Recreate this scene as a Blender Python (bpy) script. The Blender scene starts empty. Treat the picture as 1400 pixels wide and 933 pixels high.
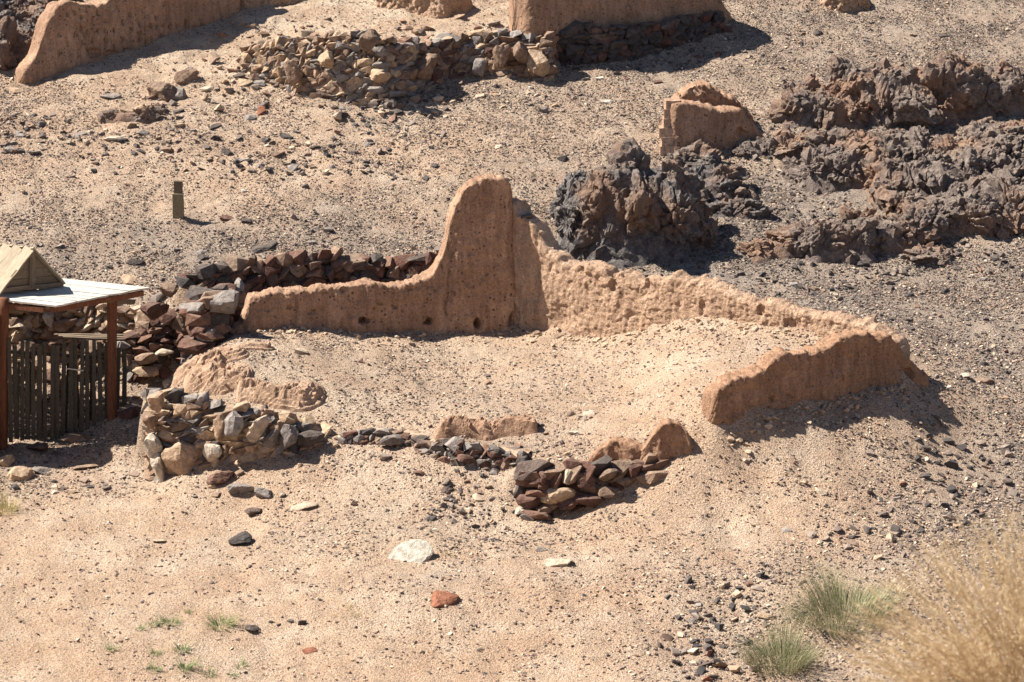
import bpy, bmesh, math, random
import numpy as np
from mathutils import Vector, Matrix, Euler
R = math.radians
scene = bpy.context.scene
col = scene.collection
rng = random.Random(7)
nrg = np.random.RandomState(11)

# ---------------------------------------------------------------- camera
CAM_Z, PITCH, FPX = 10.0, R(15.0), 3157.0          # focal length in pixels of a 1400 px wide frame
cd = bpy.data.cameras.new('camera')
cam = bpy.data.objects.new('camera', cd); col.objects.link(cam)
cam.location = (0, 0, CAM_Z); cam.rotation_euler = (R(90) - PITCH, 0, 0)
cd.sensor_width = 36.0; cd.lens = 36.0 * FPX / 1400.0
cd.clip_start = 0.1; cd.clip_end = 2000
cd.dof.use_dof = True; cd.dof.focus_distance = 36.5; cd.dof.aperture_fstop = 3.6
scene.camera = cam

# ---------------------------------------------------------------- light
SUN_EL, SUN_AZ = 50.0, 8.5                         # elevation; degrees behind due left
w = bpy.data.worlds.new('World'); scene.world = w; w.use_nodes = True
nt = w.node_tree; nt.nodes.clear()
sky = nt.nodes.new('ShaderNodeTexSky'); sky.sky_type = 'NISHITA'; sky.sun_disc = False
sky.sun_elevation = R(SUN_EL); sky.altitude = 1500; sky.dust_density = 0.6
bg = nt.nodes.new('ShaderNodeBackground'); bg.inputs[1].default_value = 0.05
wo = nt.nodes.new('ShaderNodeOutputWorld')
nt.links.new(sky.outputs[0], bg.inputs[0]); nt.links.new(bg.outputs[0], wo.inputs[0])
to_sun = Vector((-math.cos(R(SUN_AZ)) * math.cos(R(SUN_EL)), math.sin(R(SUN_AZ)) * math.cos(R(SUN_EL)), math.sin(R(SUN_EL))))
sky.sun_rotation = math.atan2(to_sun.x, to_sun.y)
sl = bpy.data.lights.new('sun', 'SUN'); sl.energy = 5.0; sl.angle = R(0.5); sl.color = (1.0, 0.93, 0.83)
so = bpy.data.objects.new('sun', sl); col.objects.link(so); so.location = (-20, 20, 40)
so.rotation_euler = to_sun.to_track_quat('Z', 'Y').to_euler()
vs = scene.view_settings
vs.view_transform = 'Standard'; vs.look = 'None'; vs.exposure = 1.2; vs.gamma = 1.0; vs.use_curve_mapping = False

# ---------------------------------------------------------------- pixel -> world
cp, sp = math.cos(PITCH), math.sin(PITCH)
def ray(u, v):
    a, b = (u - 700.0), (466.5 - v)
    return (a, FPX * cp + b * sp, -FPX * sp + b * cp)
def at(u, v, Y):
    d = ray(u, v); t = Y / d[1]
    return Vector((d[0] * t, Y, CAM_Z + d[2] * t))
def mpp(Y, z=0.0):                                   # metres per photo pixel at depth Y
    return (Y * cp + (CAM_Z - z) * sp) / FPX

# ---------------------------------------------------------------- numpy noise
def _h(ix, iy, iz, s):
    h = (ix * 374761393 + iy * 668265263 + iz * 1274126177 + s * 974634777) & 0xffffffff
    h = ((h ^ (h >> 13)) * 1274126177) & 0xffffffff
    h = ((h ^ (h >> 16)) * 2246822519) & 0xffffffff
    return ((h ^ (h >> 15)) & 0xffffff) / float(0xffffff)
def vnoise(x, y, z=0.0, s=0):
    x = np.asarray(x, float); y = np.asarray(y, float); z = np.asarray(z, float) + 0 * x
    xi = np.floor(x).astype(np.int64); yi = np.floor(y).astype(np.int64); zi = np.floor(z).astype(np.int64)
    fx, fy, fz = x - xi, y - yi, z - zi
    fx = fx*fx*(3-2*fx); fy = fy*fy*(3-2*fy); fz = fz*fz*(3-2*fz)
    r = 0
    for a in (0, 1):
        wx = fx if a else 1 - fx
        for b in (0, 1):
            wy = fy if b else 1 - fy
            for c in (0, 1):
                r = r + wx * wy * (fz if c else 1 - fz) * _h(xi + a, yi + b, zi + c, s)
    return r * 2 - 1
def fbm(x, y, z=0.0, s=0, o=4, g=0.5):
    r = 0; a = 1; t = 0
    for i in range(o):
        r = r + a * vnoise(x * 2**i, y * 2**i, z * 2**i, s + i * 17); t += a; a *= g
    return r / t
def cells(x, y, z, s=0, tilt=1.0):
    """cellular blocks: returns (value of the cell incl. a tilted face, distance gap f2-f1)"""
    x = np.asarray(x, float); xi = np.floor(x).astype(np.int64); yi = np.floor(y).astype(np.int64); zi = np.floor(z).astype(np.int64)
    f1 = np.full(x.shape, 9.0); f2 = np.full(x.shape, 9.0); val = np.zeros(x.shape)
    for a in (-1, 0, 1):
        for b in (-1, 0, 1):
            for c in (-1, 0, 1):
                X, Y, Z = xi + a, yi + b, zi + c
                px = X + _h(X, Y, Z, s); py = Y + _h(X, Y, Z, s + 1); pz = Z + _h(X, Y, Z, s + 2)
                dx, dy, dz = x - px, y - py, z - pz
                d = np.sqrt(dx*dx + dy*dy + dz*dz)
                v = _h(X, Y, Z, s + 3) * 2 - 1 + tilt * (dx * (_h(X, Y, Z, s + 4) - .5) + dy * (_h(X, Y, Z, s + 5) - .5)) * 2
                m = d < f1
                f2 = np.where(m, f1, np.minimum(f2, d)); val = np.where(m, v, val); f1 = np.where(m, d, f1)
    return val, f2 - f1
def sstep(a, b, x):
    t = np.clip((x - a) / (b - a), 0, 1); return t * t * (3 - 2 * t)

# ---------------------------------------------------------------- ground shape
PY = np.array([-40, 0, 6, 12, 16, 19, 22, 24, 26, 29, 31, 33, 38, 40, 44, 51, 60, 90, 160, 400.])
PZ = np.array([9.0, 8.2, 6.6, 4.2, 1.4, -.5, -1.3, -1.42, -1.4, -1.1, -.85, -.2, .15, .8, 2.06, 4.12, 7, 15, 26, 34.])
def prof(y):
    y = np.asarray(y, float); r = 0
    for k in (-.8, -.4, 0, .4, .8): r = r + np.interp(y + k, PY, PZ)
    return r / 5
CT = []
for u in (-80, 175, 350, 525, 700, 875, 1050, 1225, 1480):
    for v, Y in ((-20, 51.7), (100, 47.3), (200, 44.1)):
        CT.append((u, v, Y))
CT += [(u, 250, 42.66) for u in (-60, 200, 400, 600, 700)] + [(u, 300, 41.3) for u in (-60, 200, 400, 600, 720)]
CT += [(1050, 300, 41.1), (1250, 300, 41.0), (1460, 300, 41.0), (950, 350, 39.6), (1150, 350, 39.5), (1460, 400, 38.5), (1250, 400, 38.3), (1460, 500, 35.4),
 (1330, 500, 35.1), (1460, 600, 33.2), (1300, 600, 33.0), (1460, 700, 30.8), (1250, 700, 30.7), (1460, 800, 28.6), (1250, 800, 28.6), (1460, 960, 25.8), (1200, 960, 25.9),
 (500, 350, 40.3), (300, 350, 40.1), (0, 330, 40.4), (600, 345, 40.2), (-80, 340, 40.3), (780, 372, 39.3), (1060, 395, 38.4),
 (700, 450, 38), (345, 457, 36.8), (500, 453, 37.4), (780, 462, 37.3), (830, 464, 36.9), (900, 455, 35.8), (960, 458, 35.1), (1050, 490, 33.8), (1010, 520, 32.6), (975, 548, 32.1),
 (1000, 470, 34.4), (900, 590, 32.0), (860, 605, 31.8), (940, 622, 31.4), (750, 700, 31.2), (870, 665, 31.2), (600, 603, 32.6), (450, 640, 32.7),
 (600, 645, 32.0), (330, 520, 34.5), (265, 500, 35.2), (198, 655, 33.4), (270, 645, 33.0), (330, 680, 32.3), (340, 640, 32.85), (400, 628, 32.9), (700, 550, 34.2), (700, 500, 36),
 (850, 530, 34.4), (500, 520, 35.0), (400, 545, 34.1), (300, 700, 31.9), (100, 700, 32.2), (-80, 700, 32.2), (100, 800, 29.4), (-80, 800, 29.5), (350, 800, 29.3), (700, 800, 28.9), (550, 740, 30.4), (-80, 960, 26.3), (300, 960, 26.2), (700, 960, 26.1),
 (950, 960, 26.0), (1000, 700, 30.6), (1000, 800, 28.7), (975, 598, 31.6), (1235, 552, 33.1), (1130, 585, 32.2), (1060, 602, 31.8), (1010, 600, 31.7), (930, 560, 32.3), (1290, 540, 33.7), (850, 750, 29.8),
 (155, 577, 35.7), (20, 612, 35.1), (100, 642, 34.2), (170, 615, 34.6), (-80, 620, 35.0), (30, 665, 33.5), (185, 520, 36.7), (240, 492, 36.9), (110, 530, 37.0), (0, 530, 37.1), (-80, 530, 37.1), (60, 450, 38.3), (-80, 450, 38.3), (150, 440, 38.3), (250, 420, 38.2), (300, 440, 37.6),
 (420, 405, 38.7), (550, 400, 38.8), (350, 412, 38.5)]
cpts = [at(*c) for c in CT]
for X, Y in ((-8, 21), (0, 21), (8, 21), (-3, 14), (3, 14), (0, 5), (-20, 20), (20, 20), (-22, 30), (22, 30), (-24, 40), (24, 40), (-26, 50), (26, 50), (-30, 65), (0, 65), (30, 65), (-60, 30), (60, 30), (0, 110), (-60, 90), (60, 90), (0, -30), (-40, -20), (40, -20)):
    cpts.append(Vector((X, Y, float(prof(Y)))))
CX = np.array([p.x for p in cpts]); CY = np.array([p.y for p in cpts]); CZ = np.array([p.z for p in cpts]) - prof(CY)
def tps(r2): return 0.5 * r2 * np.log(r2 + 1e-9)
n = len(CX); K = tps((CX[:, None] - CX)**2 + (CY[:, None] - CY)**2) + np.eye(n) * 0.02
Pm = np.c_[np.ones(n), CX, CY]
sol = np.linalg.solve(np.block([[K, Pm], [Pm.T, np.zeros((3, 3))]]), np.r_[CZ, 0, 0, 0])
def macro(x, y):
    shp = np.shape(x); x = np.ravel(x).astype(float); y = np.ravel(y).astype(float)
    out = sol[n] + sol[n+1] * x + sol[n+2] * y
    for i in range(n): out = out + sol[i] * tps((x - CX[i])**2 + (y - CY[i])**2)
    far = np.clip((np.abs(x) - 25) / 30, 0, 1) + np.clip((y - 60) / 40, 0, 1) + np.clip((5 - y) / 20, 0, 1)
    out = out * (1 - np.clip(far, 0, 1)) + prof(y)
    return out.reshape(shp)

# zones: (u, v, greyness, gravel density) -> painted from the kinds of soil in the photo
ZN = [(100,880,0,.04),(400,850,0,.04),(700,880,.03,.08),(900,850,.1,.2),(1000,890,.35,.5),(1100,780,.3,.4),(1300,690,.6,.8),(1390,600,.85,1),(1200,600,.2,.35),(1100,680,.03,.15),(900,680,0,.12),(700,750,.1,.28),
 (500,700,.12,.25),(300,720,.03,.09),(100,720,.02,.06),(600,560,.15,.22),(450,500,.22,.35),(800,500,.1,.18),(330,520,.15,.15),(500,600,.2,.3),(1000,490,0,.12),(1280,530,.15,.3),(1380,500,.7,.8),(1300,430,.8,1),(1150,390,.85,1),(1050,380,.85,.9),(1380,400,.7,1),
 (1380,250,.6,.7),(1200,330,.8,.9),(1100,60,.6,.95),(1250,40,.6,.95),(1370,60,.6,.9),(900,130,.45,.8),(800,200,.45,.75),(700,180,.35,.7),(600,230,.12,.4),(400,240,.08,.22),(300,240,.03,.15),(100,235,.03,.15),(100,290,.5,.7),(400,310,.7,.85),(500,330,.7,.85),
 (100,350,.6,.8),(300,200,.2,.55),(500,180,.25,.6),(200,110,.02,.2),(20,170,.2,.7),(600,20,.02,.2),(450,20,.02,.2),(560,300,.35,.5),(720,270,.45,.7),(800,300,.6,.8),(150,620,.4,.5),(100,560,.3,.5),(700,640,.35,.4),(980,60,.35,.7)]
ZP = [None] * len(ZN)

def axis(segs):
    out = []
    for a, b, d in segs:
        m = max(1, int(round((b - a) / d))); out += list(a + (b - a) * np.arange(m) / m)
    out.append(segs[-1][1]); return np.array(out)
GX = axis([(-300, -60, 20), (-60, -24, 3), (-24, -12.6, .4), (-12.6, 12.6, .045), (12.6, 24, .4), (24, 60, 3), (60, 300, 20)])
GY = axis([(-40, 8, 3), (8, 22, .4), (22, 25.5, .15), (25.5, 53, .045), (53, 62, .3), (62, 90, 3), (90, 400, 20)])
print('terrain grid', len(GX), len(GY))
# macro surface on a coarse lattice first, for pixel -> ground lookups
def bilin(xs, ys, Z, x, y):
    x = np.asarray(x, float); y = np.asarray(y, float)
    i = np.clip(np.searchsorted(xs, x) - 1, 0, len(xs) - 2); j = np.clip(np.searchsorted(ys, y) - 1, 0, len(ys) - 2)
    a = np.clip((x - xs[i]) / (xs[i+1] - xs[i]), 0, 1); b = np.clip((y - ys[j]) / (ys[j+1] - ys[j]), 0, 1)
    return Z[j, i]*(1-a)*(1-b) + Z[j, i+1]*a*(1-b) + Z[j+1, i]*(1-a)*b + Z[j+1, i+1]*a*b
LX = axis([(-300, -60, 20), (-60, -24, 3), (-24, -13, .6), (-13, 13, .15), (13, 24, .6), (24, 60, 3), (60, 300, 20)])
LY = axis([(-40, 8, 3), (8, 22, .5), (22, 54, .15), (54, 62, .5), (62, 90, 3), (90, 400, 20)])
LM = macro(*np.meshgrid(LX, LY))
GZ = None
def relief(x, y):
    r = .09 * fbm(x * .7, y * .7, s=3, o=3) + .04 * fbm(x * 2.6 + y * .8, y * .8, s=14, o=3) + .035 * fbm(x * 2.3, y * 2.3, s=9, o=3) + .016 * fbm(x * 7, y * 7, s=21, o=3)
    up = sstep(38.5, 41, y)
    r = r + up * (.05 * fbm(x * 1.6, y * 3.0, s=33, o=3) + .02 * fbm(x * 8, y * 9, s=41, o=2))
    return r
PE = [at(190, 652, 33.2), at(193, 652, 33.5), at(200, 560, 34.2), at(222, 520, 35.2), at(262, 490, 36.4), at(300, 455, 37.4), at(318, 440, 37.8)]
def pitcut(x, y, z):                                  # the sunken way left of the terrace
    ex = np.interp(y, [p.y for p in PE], [p.x for p in PE]) + .05 * vnoise(y * 3, y * 0, s=77)
    zp = np.interp(y, [33.0, 33.5, 35.1, 36, 37, 37.8], [-1.12, -1.15, -1.05, -.85, -.5, .1]) + .04 * fbm(x * 2, y * 2, s=78, o=3)
    m = sstep(.0, -.16, x - ex) * sstep(33.1, 33.5, y) * (1 - sstep(37.2, 37.8, y)) * (1 - sstep(.7, 2.2, ex - x))
    return np.where((m > 0) & (zp < z), z + (zp - z) * m, z)
def H(x, y):
    if GZ is not None: return bilin(GX, GY, GZ, x, y)
    return pitcut(x, y, bilin(LX, LY, LM, x, y) + relief(x, y))
def gp(u, v):
    d = ray(u, v); ts = np.linspace(18, 75, 1200) / d[1]
    f = CAM_Z + d[2] * ts - H(d[0] * ts, d[1] * ts)
    k = np.where(f < 0)[0]
    k = k[0] if len(k) else len(ts) - 1
    if k > 0 and f[k] < 0: t = ts[k-1] + (ts[k] - ts[k-1]) * f[k-1] / (f[k-1] - f[k])
    else: t = ts[k]
    x, y = d[0] * t, d[1] * t
    return Vector((x, y, float(H(x, y))))

# ---------------------------------------------------------------- object helpers
def tag(o, label=None, cat=None, group=None, kind=None):
    if label: o['label'] = label
    if cat: o['category'] = cat
    if group: o['group'] = group
    if kind: o['kind'] = kind
    return o
def empty(name, loc):
    o = bpy.data.objects.new(name, None); o.location = loc; o.empty_display_size = .2; col.objects.link(o); return o
def link(name, me, loc=(0, 0, 0), parent=None, rot=None, scale=None):
    o = bpy.data.objects.new(name, me); col.objects.link(o); o.location = loc
    if rot is not None: o.rotation_euler = rot
    if scale is not None: o.scale = scale
    if parent: o.parent = parent
    return o
def mesh_np(name, V, F, mat=None, smooth=True, attrs=None):
    V = np.asarray(V, np.float32); F = np.asarray(F, np.int32)
    me = bpy.data.meshes.new(name); k = F.shape[1]
    me.vertices.add(len(V)); me.vertices.foreach_set('co', V.ravel())
    me.loops.add(F.size); me.loops.foreach_set('vertex_index', F.ravel())
    me.polygons.add(len(F)); me.polygons.foreach_set('loop_start', np.arange(len(F), dtype=np.int32) * k)
    me.polygons.foreach_set('use_smooth', np.full(len(F), smooth))
    me.update(calc_edges=True)
    for nm, a in (attrs or {}).items():
        at_ = me.attributes.new(nm, 'FLOAT', 'POINT'); at_.data.foreach_set('value', np.asarray(a, np.float32).ravel())
    if mat: me.materials.append(mat)
    return me
def gridfaces(ny, nx, closed=False):
    j, i = np.meshgrid(np.arange(ny - 1), np.arange(nx - 1), indexing='ij')
    a = (j * nx + i).ravel()
    return np.c_[a, a + 1, a + nx + 1, a + nx]

# ---------------------------------------------------------------- materials
def mk(name):
    m = bpy.data.materials.new(name); m.use_nodes = True; t = m.node_tree; b = t.nodes['Principled BSDF']
    b.inputs['Roughness'].default_value = .95; b.inputs['Specular IOR Level'].default_value = .15
    return m, t, b
def N(t, typ, **kw):
    nd = t.nodes.new(typ)
    for k, v in kw.items():
        if k.startswith('i_'): nd.inputs[k[2:].replace('_', ' ')].default_value = v
        else: setattr(nd, k, v)
    return nd
def noise(t, vec, scale, detail=4, rough=.6, seed=0.0):
    nd = N(t, 'ShaderNodeTexNoise'); nd.inputs['Scale'].default_value = scale; nd.inputs['Detail'].default_value = detail; nd.inputs['Roughness'].default_value = rough
    mp = N(t, 'ShaderNodeVectorMath', operation='ADD'); mp.inputs[1].default_value = (seed, seed * 1.7, seed * .3)
    t.links.new(vec, mp.inputs[0]); t.links.new(mp.outputs[0], nd.inputs['Vector']); return nd.outputs['Fac']
def ramp(t, fac, stops):
    r = N(t, 'ShaderNodeValToRGB'); e = r.color_ramp.elements
    while len(e) < len(stops): e.new(.5)
    for q, (p, c) in zip(e, stops): q.position = p; q.color = (*c, 1) if len(c) == 3 else c
    t.links.new(fac, r.inputs[0]); return r.outputs[0]
def mix(t, fac, a, b, mode='MIX'):
    m = N(t, 'ShaderNodeMix', data_type='RGBA', blend_type=mode)
    for s, x in ((0, fac), (6, a), (7, b)):
        if isinstance(x, (int, float)): m.inputs[s].default_value = x
        elif isinstance(x, tuple): m.inputs[s].default_value = (*x, 1)
        else: t.links.new(x, m.inputs[s])
    return m.outputs[2]
def math_(t, op, a, b=0.0, c=0.0, clamp=False):
    m = N(t, 'ShaderNodeMath', operation=op, use_clamp=clamp)
    for s, x in ((0, a), (1, b), (2, c)):
        if isinstance(x, (int, float)): m.inputs[s].default_value = x
        else: t.links.new(x, m.inputs[s])
    return m.outputs[0]
def bump(t, b, h, dist, strength=1.0):
    k = N(t, 'ShaderNodeBump'); k.inputs['Distance'].default_value = dist; k.inputs['Strength'].default_value = strength
    t.links.new(h, k.inputs['Height']); t.links.new(k.outputs[0], b.inputs['Normal']); return k
def objvec(t, rnd=False, stretch=None):
    tc = N(t, 'ShaderNodeTexCoord'); v = tc.outputs['Object']
    if stretch:
        mp = N(t, 'ShaderNodeMapping'); mp.inputs['Scale'].default_value = stretch; t.links.new(v, mp.inputs[0]); v = mp.outputs[0]
    if rnd:
        oi = N(t, 'ShaderNodeObjectInfo'); s = N(t, 'ShaderNodeVectorMath', operation='ADD')
        mu = math_(t, 'MULTIPLY', oi.outputs['Random'], 37.0)
        t.links.new(v, s.inputs[0]); t.links.new(mu, s.inputs[1]); v = s.outputs[0]
    return v

SAND = (.56, .405, .285); SAND2 = (.63, .49, .365); GREY = (.30, .26, .225); CLAY = (.47, .29, .17)
def ground_material():
    m, t, b = mk('ground_soil'); v = objvec(t)
    zg = N(t, 'ShaderNodeAttribute', attribute_name='grey').outputs['Fac']
    zc = N(t, 'ShaderNodeAttribute', attribute_name='pale').outputs['Fac']
    n1 = noise(t, v, 1.1, 7, .68); n2 = noise(t, v, 9, 5, .7, 3.1); n3 = noise(t, v, 42, 3, .75, 8.0); n4 = noise(t, v, 20, 3, .7, 18.0)
    base = ramp(t, n1, [(.34, (.50, .335, .225)), (.52, SAND), (.66, SAND2)])
    base = mix(t, zc, base, (.68, .56, .42))
    f = math_(t, 'ADD', zg, math_(t, 'MULTIPLY', math_(t, 'SUBTRACT', n2, .5), .9), clamp=True)
    base = mix(t, math_(t, 'MULTIPLY', f, .9), base, GREY)
    # grit: single dark and pale grains
    vo = N(t, 'ShaderNodeTexVoronoi'); vo.inputs['Scale'].default_value = 34; t.links.new(v, vo.inputs['Vector'])
    sepc = N(t, 'ShaderNodeSeparateColor'); t.links.new(vo.outputs['Color'], sepc.inputs[0])
    thr = math_(t, 'SUBTRACT', .85, math_(t, 'MULTIPLY', zg, .45))
    dk = math_(t, 'MULTIPLY', math_(t, 'GREATER_THAN', sepc.outputs[0], thr), math_(t, 'LESS_THAN', vo.outputs['Distance'], .42))
    base = mix(t, math_(t, 'MULTIPLY', dk, .6), base, (.12, .10, .095))
    pk = math_(t, 'MULTIPLY', math_(t, 'GREATER_THAN', sepc.outputs[1], .9), math_(t, 'LESS_THAN', vo.outputs['Distance'], .4))
    base = mix(t, math_(t, 'MULTIPLY', pk, .5), base, (.62, .52, .42))
    base = mix(t, .7, base, ramp(t, n3, [(.36, (.42, .40, .38)), (.60, (1.3, 1.3, 1.3))]), 'MULTIPLY')
    t.links.new(base, b.inputs['Base Color'])
    hgt = math_(t, 'ADD', math_(t, 'MULTIPLY', n3, 1.3), math_(t, 'ADD', math_(t, 'MULTIPLY', n4, .8), math_(t, 'MULTIPLY', vo.outputs['Distance'], -.12)))
    bump(t, b, hgt, .045, 1.0)
    return m
def clay_material(name, c0, c1, pit_shade=.6, streak=1.0, bd=.035, sc=1.0):
    m, t, b = mk(name); v = objvec(t); vs_ = objvec(t, stretch=(7, 7, 1.2))
    n1 = noise(t, v, 1.5, 7, .68); n2 = noise(t, vs_, 1.6, 4, .6, 2.0); n3 = noise(t, v, 30 * sc, 4, .75, 5.0)
    base = ramp(t, n1, [(.32, tuple(q * .82 for q in c0)), (.5, c0), (.68, tuple(q * 1.06 for q in c1))])
    base = mix(t, .5 * streak, base, ramp(t, n2, [(.35, (.55, .52, .5)), (.6, (1.15, 1.15, 1.15))]), 'MULTIPLY')
    vo = N(t, 'ShaderNodeTexVoronoi'); vo.inputs['Scale'].default_value = 17 * sc; t.links.new(v, vo.inputs['Vector'])
    sepc = N(t, 'ShaderNodeSeparateColor'); t.links.new(vo.outputs['Color'], sepc.inputs[0])
    pit = math_(t, 'MULTIPLY', math_(t, 'GREATER_THAN', sepc.outputs[0], .62), math_(t, 'LESS_THAN', vo.outputs['Distance'], math_(t, 'MULTIPLY', sepc.outputs[1], .38)))
    base = mix(t, math_(t, 'MULTIPLY', pit, pit_shade), base, (.12, .075, .05))  # pits also coloured dark, for the shade inside the small holes
    base = mix(t, .6, base, ramp(t, n3, [(.35, (.5, .48, .46)), (.62, (1.25, 1.25, 1.25))]), 'MULTIPLY')
    t.links.new(base, b.inputs['Base Color'])
    hgt = math_(t, 'SUBTRACT', math_(t, 'ADD', n3, math_(t, 'MULTIPLY', n2, .6)), math_(t, 'MULTIPLY', pit, .8))
    bump(t, b, hgt, bd, 1.0)
    return m
def stone_material(name, c0, c1, c2, sc=11, bd=.045, dust=.0):
    m, t, b = mk(name); v = objvec(t, rnd=True)
    tc = N(t, 'ShaderNodeNewGeometry')
    mp = N(t, 'ShaderNodeVectorMath', operation='SCALE'); mp.inputs['Scale'].default_value = 1.0; t.links.new(tc.outputs['Position'], mp.inputs[0]); v = mp.outputs[0]
    oi = N(t, 'ShaderNodeObjectInfo')
    base = ramp(t, oi.outputs['Random'], [(0, c0), (.5, c1), (1, c2)])
    n1 = noise(t, v, sc, 5, .65); n2 = noise(t, v, sc * 6, 3, .7, 4)
    base = mix(t, .8, base, ramp(t, n1, [(.3, (.45, .42, .4)), (.65, (1.35, 1.33, 1.3))]), 'MULTIPLY')
    base = mix(t, .4, base, ramp(t, n2, [(.3, (.55, .55, .55)), (.7, (1.3, 1.3, 1.3))]), 'MULTIPLY')
    if dust > 0:   # wind-blown dust settled on the upward faces
        sx = N(t, 'ShaderNodeSeparateXYZ'); t.links.new(tc.outputs['Normal'], sx.inputs[0])
        up = math_(t, 'MULTIPLY', math_(t, 'SUBTRACT', sx.outputs[2], .55, clamp=True), dust * 2.2)
        up = math_(t, 'MULTIPLY', up, math_(t, 'ADD', n1, .2), clamp=True)
        base = mix(t, up, base, (.42, .33, .24))
    t.links.new(base, b.inputs['Base Color'])
    bump(t, b, math_(t, 'ADD', n1, math_(t, 'MULTIPLY', n2, .3)), bd, 1.0)
    return m
M_ground = ground_material()
M_clay = clay_material('mud_plaster', (.41, .258, .172), (.49, .322, .22), pit_shade=.85)
M_claylit = clay_material('sunlit_rough_mud', (.54, .365, .25), (.62, .445, .32), pit_shade=.6, streak=.9, bd=.05)  # lighter copy of the mud, sunlight on the lit walls put into its colour
M_clayred = clay_material('red_mud', (.39, .235, .15), (.47, .30, .20), pit_shade=.6, streak=1.0)
M_soil = clay_material('dusty_soil', (.53, .38, .265), (.62, .47, .34), pit_shade=.3, streak=.2, bd=.03)
SM = {
 'pale': stone_material('pale_stone', (.52, .44, .34), (.45, .36, .27), (.58, .52, .44), dust=.3),
 'tan':  stone_material('tan_stone', (.40, .29, .20), (.47, .35, .24), (.36, .24, .17), dust=.4),
 'grey': stone_material('grey_stone', (.22, .20, .19), (.30, .27, .25), (.17, .15, .145), dust=.25),
 'dark': stone_material('dark_stone', (.10, .085, .08), (.07, .065, .065), (.15, .11, .095), dust=.15),
 'red':  stone_material('red_stone', (.16, .085, .065), (.12, .07, .058), (.22, .13, .095), dust=.15),
 'brown':stone_material('brown_stone', (.22, .15, .11), (.29, .20, .145), (.16, .115, .09), dust=.25),
 'rust': stone_material('rust_stone', (.26, .115, .07), (.29, .13, .08), (.23, .10, .065)),
 'white':stone_material('white_stone', (.50, .46, .39), (.53, .49, .42), (.47, .43, .37)),
}
def gravel_material():
    m, t, b = mk('gravel_stone')
    a = N(t, 'ShaderNodeAttribute', attribute_type='INSTANCER', attribute_name='tone')
    geo = N(t, 'ShaderNodeNewGeometry'); n1 = noise(t, geo.outputs['Position'], 30, 3, .6)
    base = ramp(t, a.outputs['Fac'], [(0, (.065, .06, .06)), (.25, (.15, .12, .105)), (.45, (.26, .21, .175)), (.6, (.24, .135, .095)), (.75, (.40, .29, .20)), (1, (.58, .48, .37))])
    base = mix(t, .6, base, ramp(t, n1, [(.3, (.6, .6, .6)), (.7, (1.25, 1.25, 1.25))]), 'MULTIPLY')
    t.links.new(base, b.inputs['Base Color']); return m
M_gravel = gravel_material()
def crag_material(name, c0, c1, c2, patch):
    m, t, b = mk(name); geo = N(t, 'ShaderNodeNewGeometry'); v = geo.outputs['Position']
    n1 = noise(t, v, 1.1, 5, .6); n2 = noise(t, v, 9, 5, .7, 3); n3 = noise(t, v, 40, 4, .7, 7); n4 = noise(t, v, .9, 4, .6, 14)
    base = ramp(t, n2, [(.3, c0), (.5, c1), (.72, c2)])
    base = mix(t, ramp(t, n4, [(.46, (0, 0, 0)), (.62, (.85, .85, .85))]), base, patch)
    sx = N(t, 'ShaderNodeSeparateXYZ'); t.links.new(geo.outputs['Normal'], sx.inputs[0])
    up = math_(t, 'MULTIPLY', math_(t, 'SUBTRACT', sx.outputs[2], .72, clamp=True), 2.2)
    base = mix(t, math_(t, 'MULTIPLY', up, n1, clamp=True), base, (.34, .27, .20))
    base = mix(t, .5, base, ramp(t, n3, [(.3, (.5, .5, .5)), (.7, (1.4, 1.4, 1.4))]), 'MULTIPLY')
    t.links.new(base, b.inputs['Base Color'])
    bump(t, b, math_(t, 'ADD', n2, math_(t, 'MULTIPLY', n3, .5)), .07, 1.0); return m
M_crag = crag_material('dark_crag_rock', (.07, .063, .062), (.15, .135, .13), (.30, .27, .245), (.26, .165, .115))
M_crag2 = crag_material('brown_crag_rock', (.10, .08, .072), (.19, .15, .13), (.34, .28, .235), (.30, .185, .125))
def wood_material(name, c0, c1, sc=(3, 3, 40), ax=None):
    m, t, b = mk(name); v = objvec(t, rnd=True, stretch=sc)
    n1 = noise(t, v, 1.5, 5, .65); n2 = noise(t, v, 6, 3, .7, 3)
    oi = N(t, 'ShaderNodeObjectInfo')
    base = ramp(t, n1, [(.3, c0), (.68, c1)])
    base = mix(t, .5, base, ramp(t, oi.outputs['Random'], [(0, (.75, .75, .75)), (1, (1.15, 1.15, 1.15))]), 'MULTIPLY')
    base = mix(t, .4, base, ramp(t, n2, [(.35, (.5, .5, .5)), (.6, (1.1, 1.1, 1.1))]), 'MULTIPLY')
    t.links.new(base, b.inputs['Base Color']); b.inputs['Roughness'].default_value = .85
    bump(t, b, n2, .006, .8); return m
M_picket = wood_material('dark_weathered_wood', (.045, .042, .035), (.13, .115, .09), (40, 40, 3))
M_post = wood_material('red_brown_wood', (.10, .042, .025), (.23, .10, .055), (30, 30, 3))
M_board = wood_material('bleached_board', (.42, .39, .34), (.66, .62, .55), (4, 40, 40))
M_gable = wood_material('grey_brown_board', (.13, .10, .072), (.24, .185, .13), (6, 30, 30))
M_slope = wood_material('tan_board', (.36, .29, .20), (.54, .45, .33), (5, 30, 30))
M_olive = wood_material('olive_post_wood', (.20, .17, .10), (.34, .28, .17), (30, 30, 4))
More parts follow.
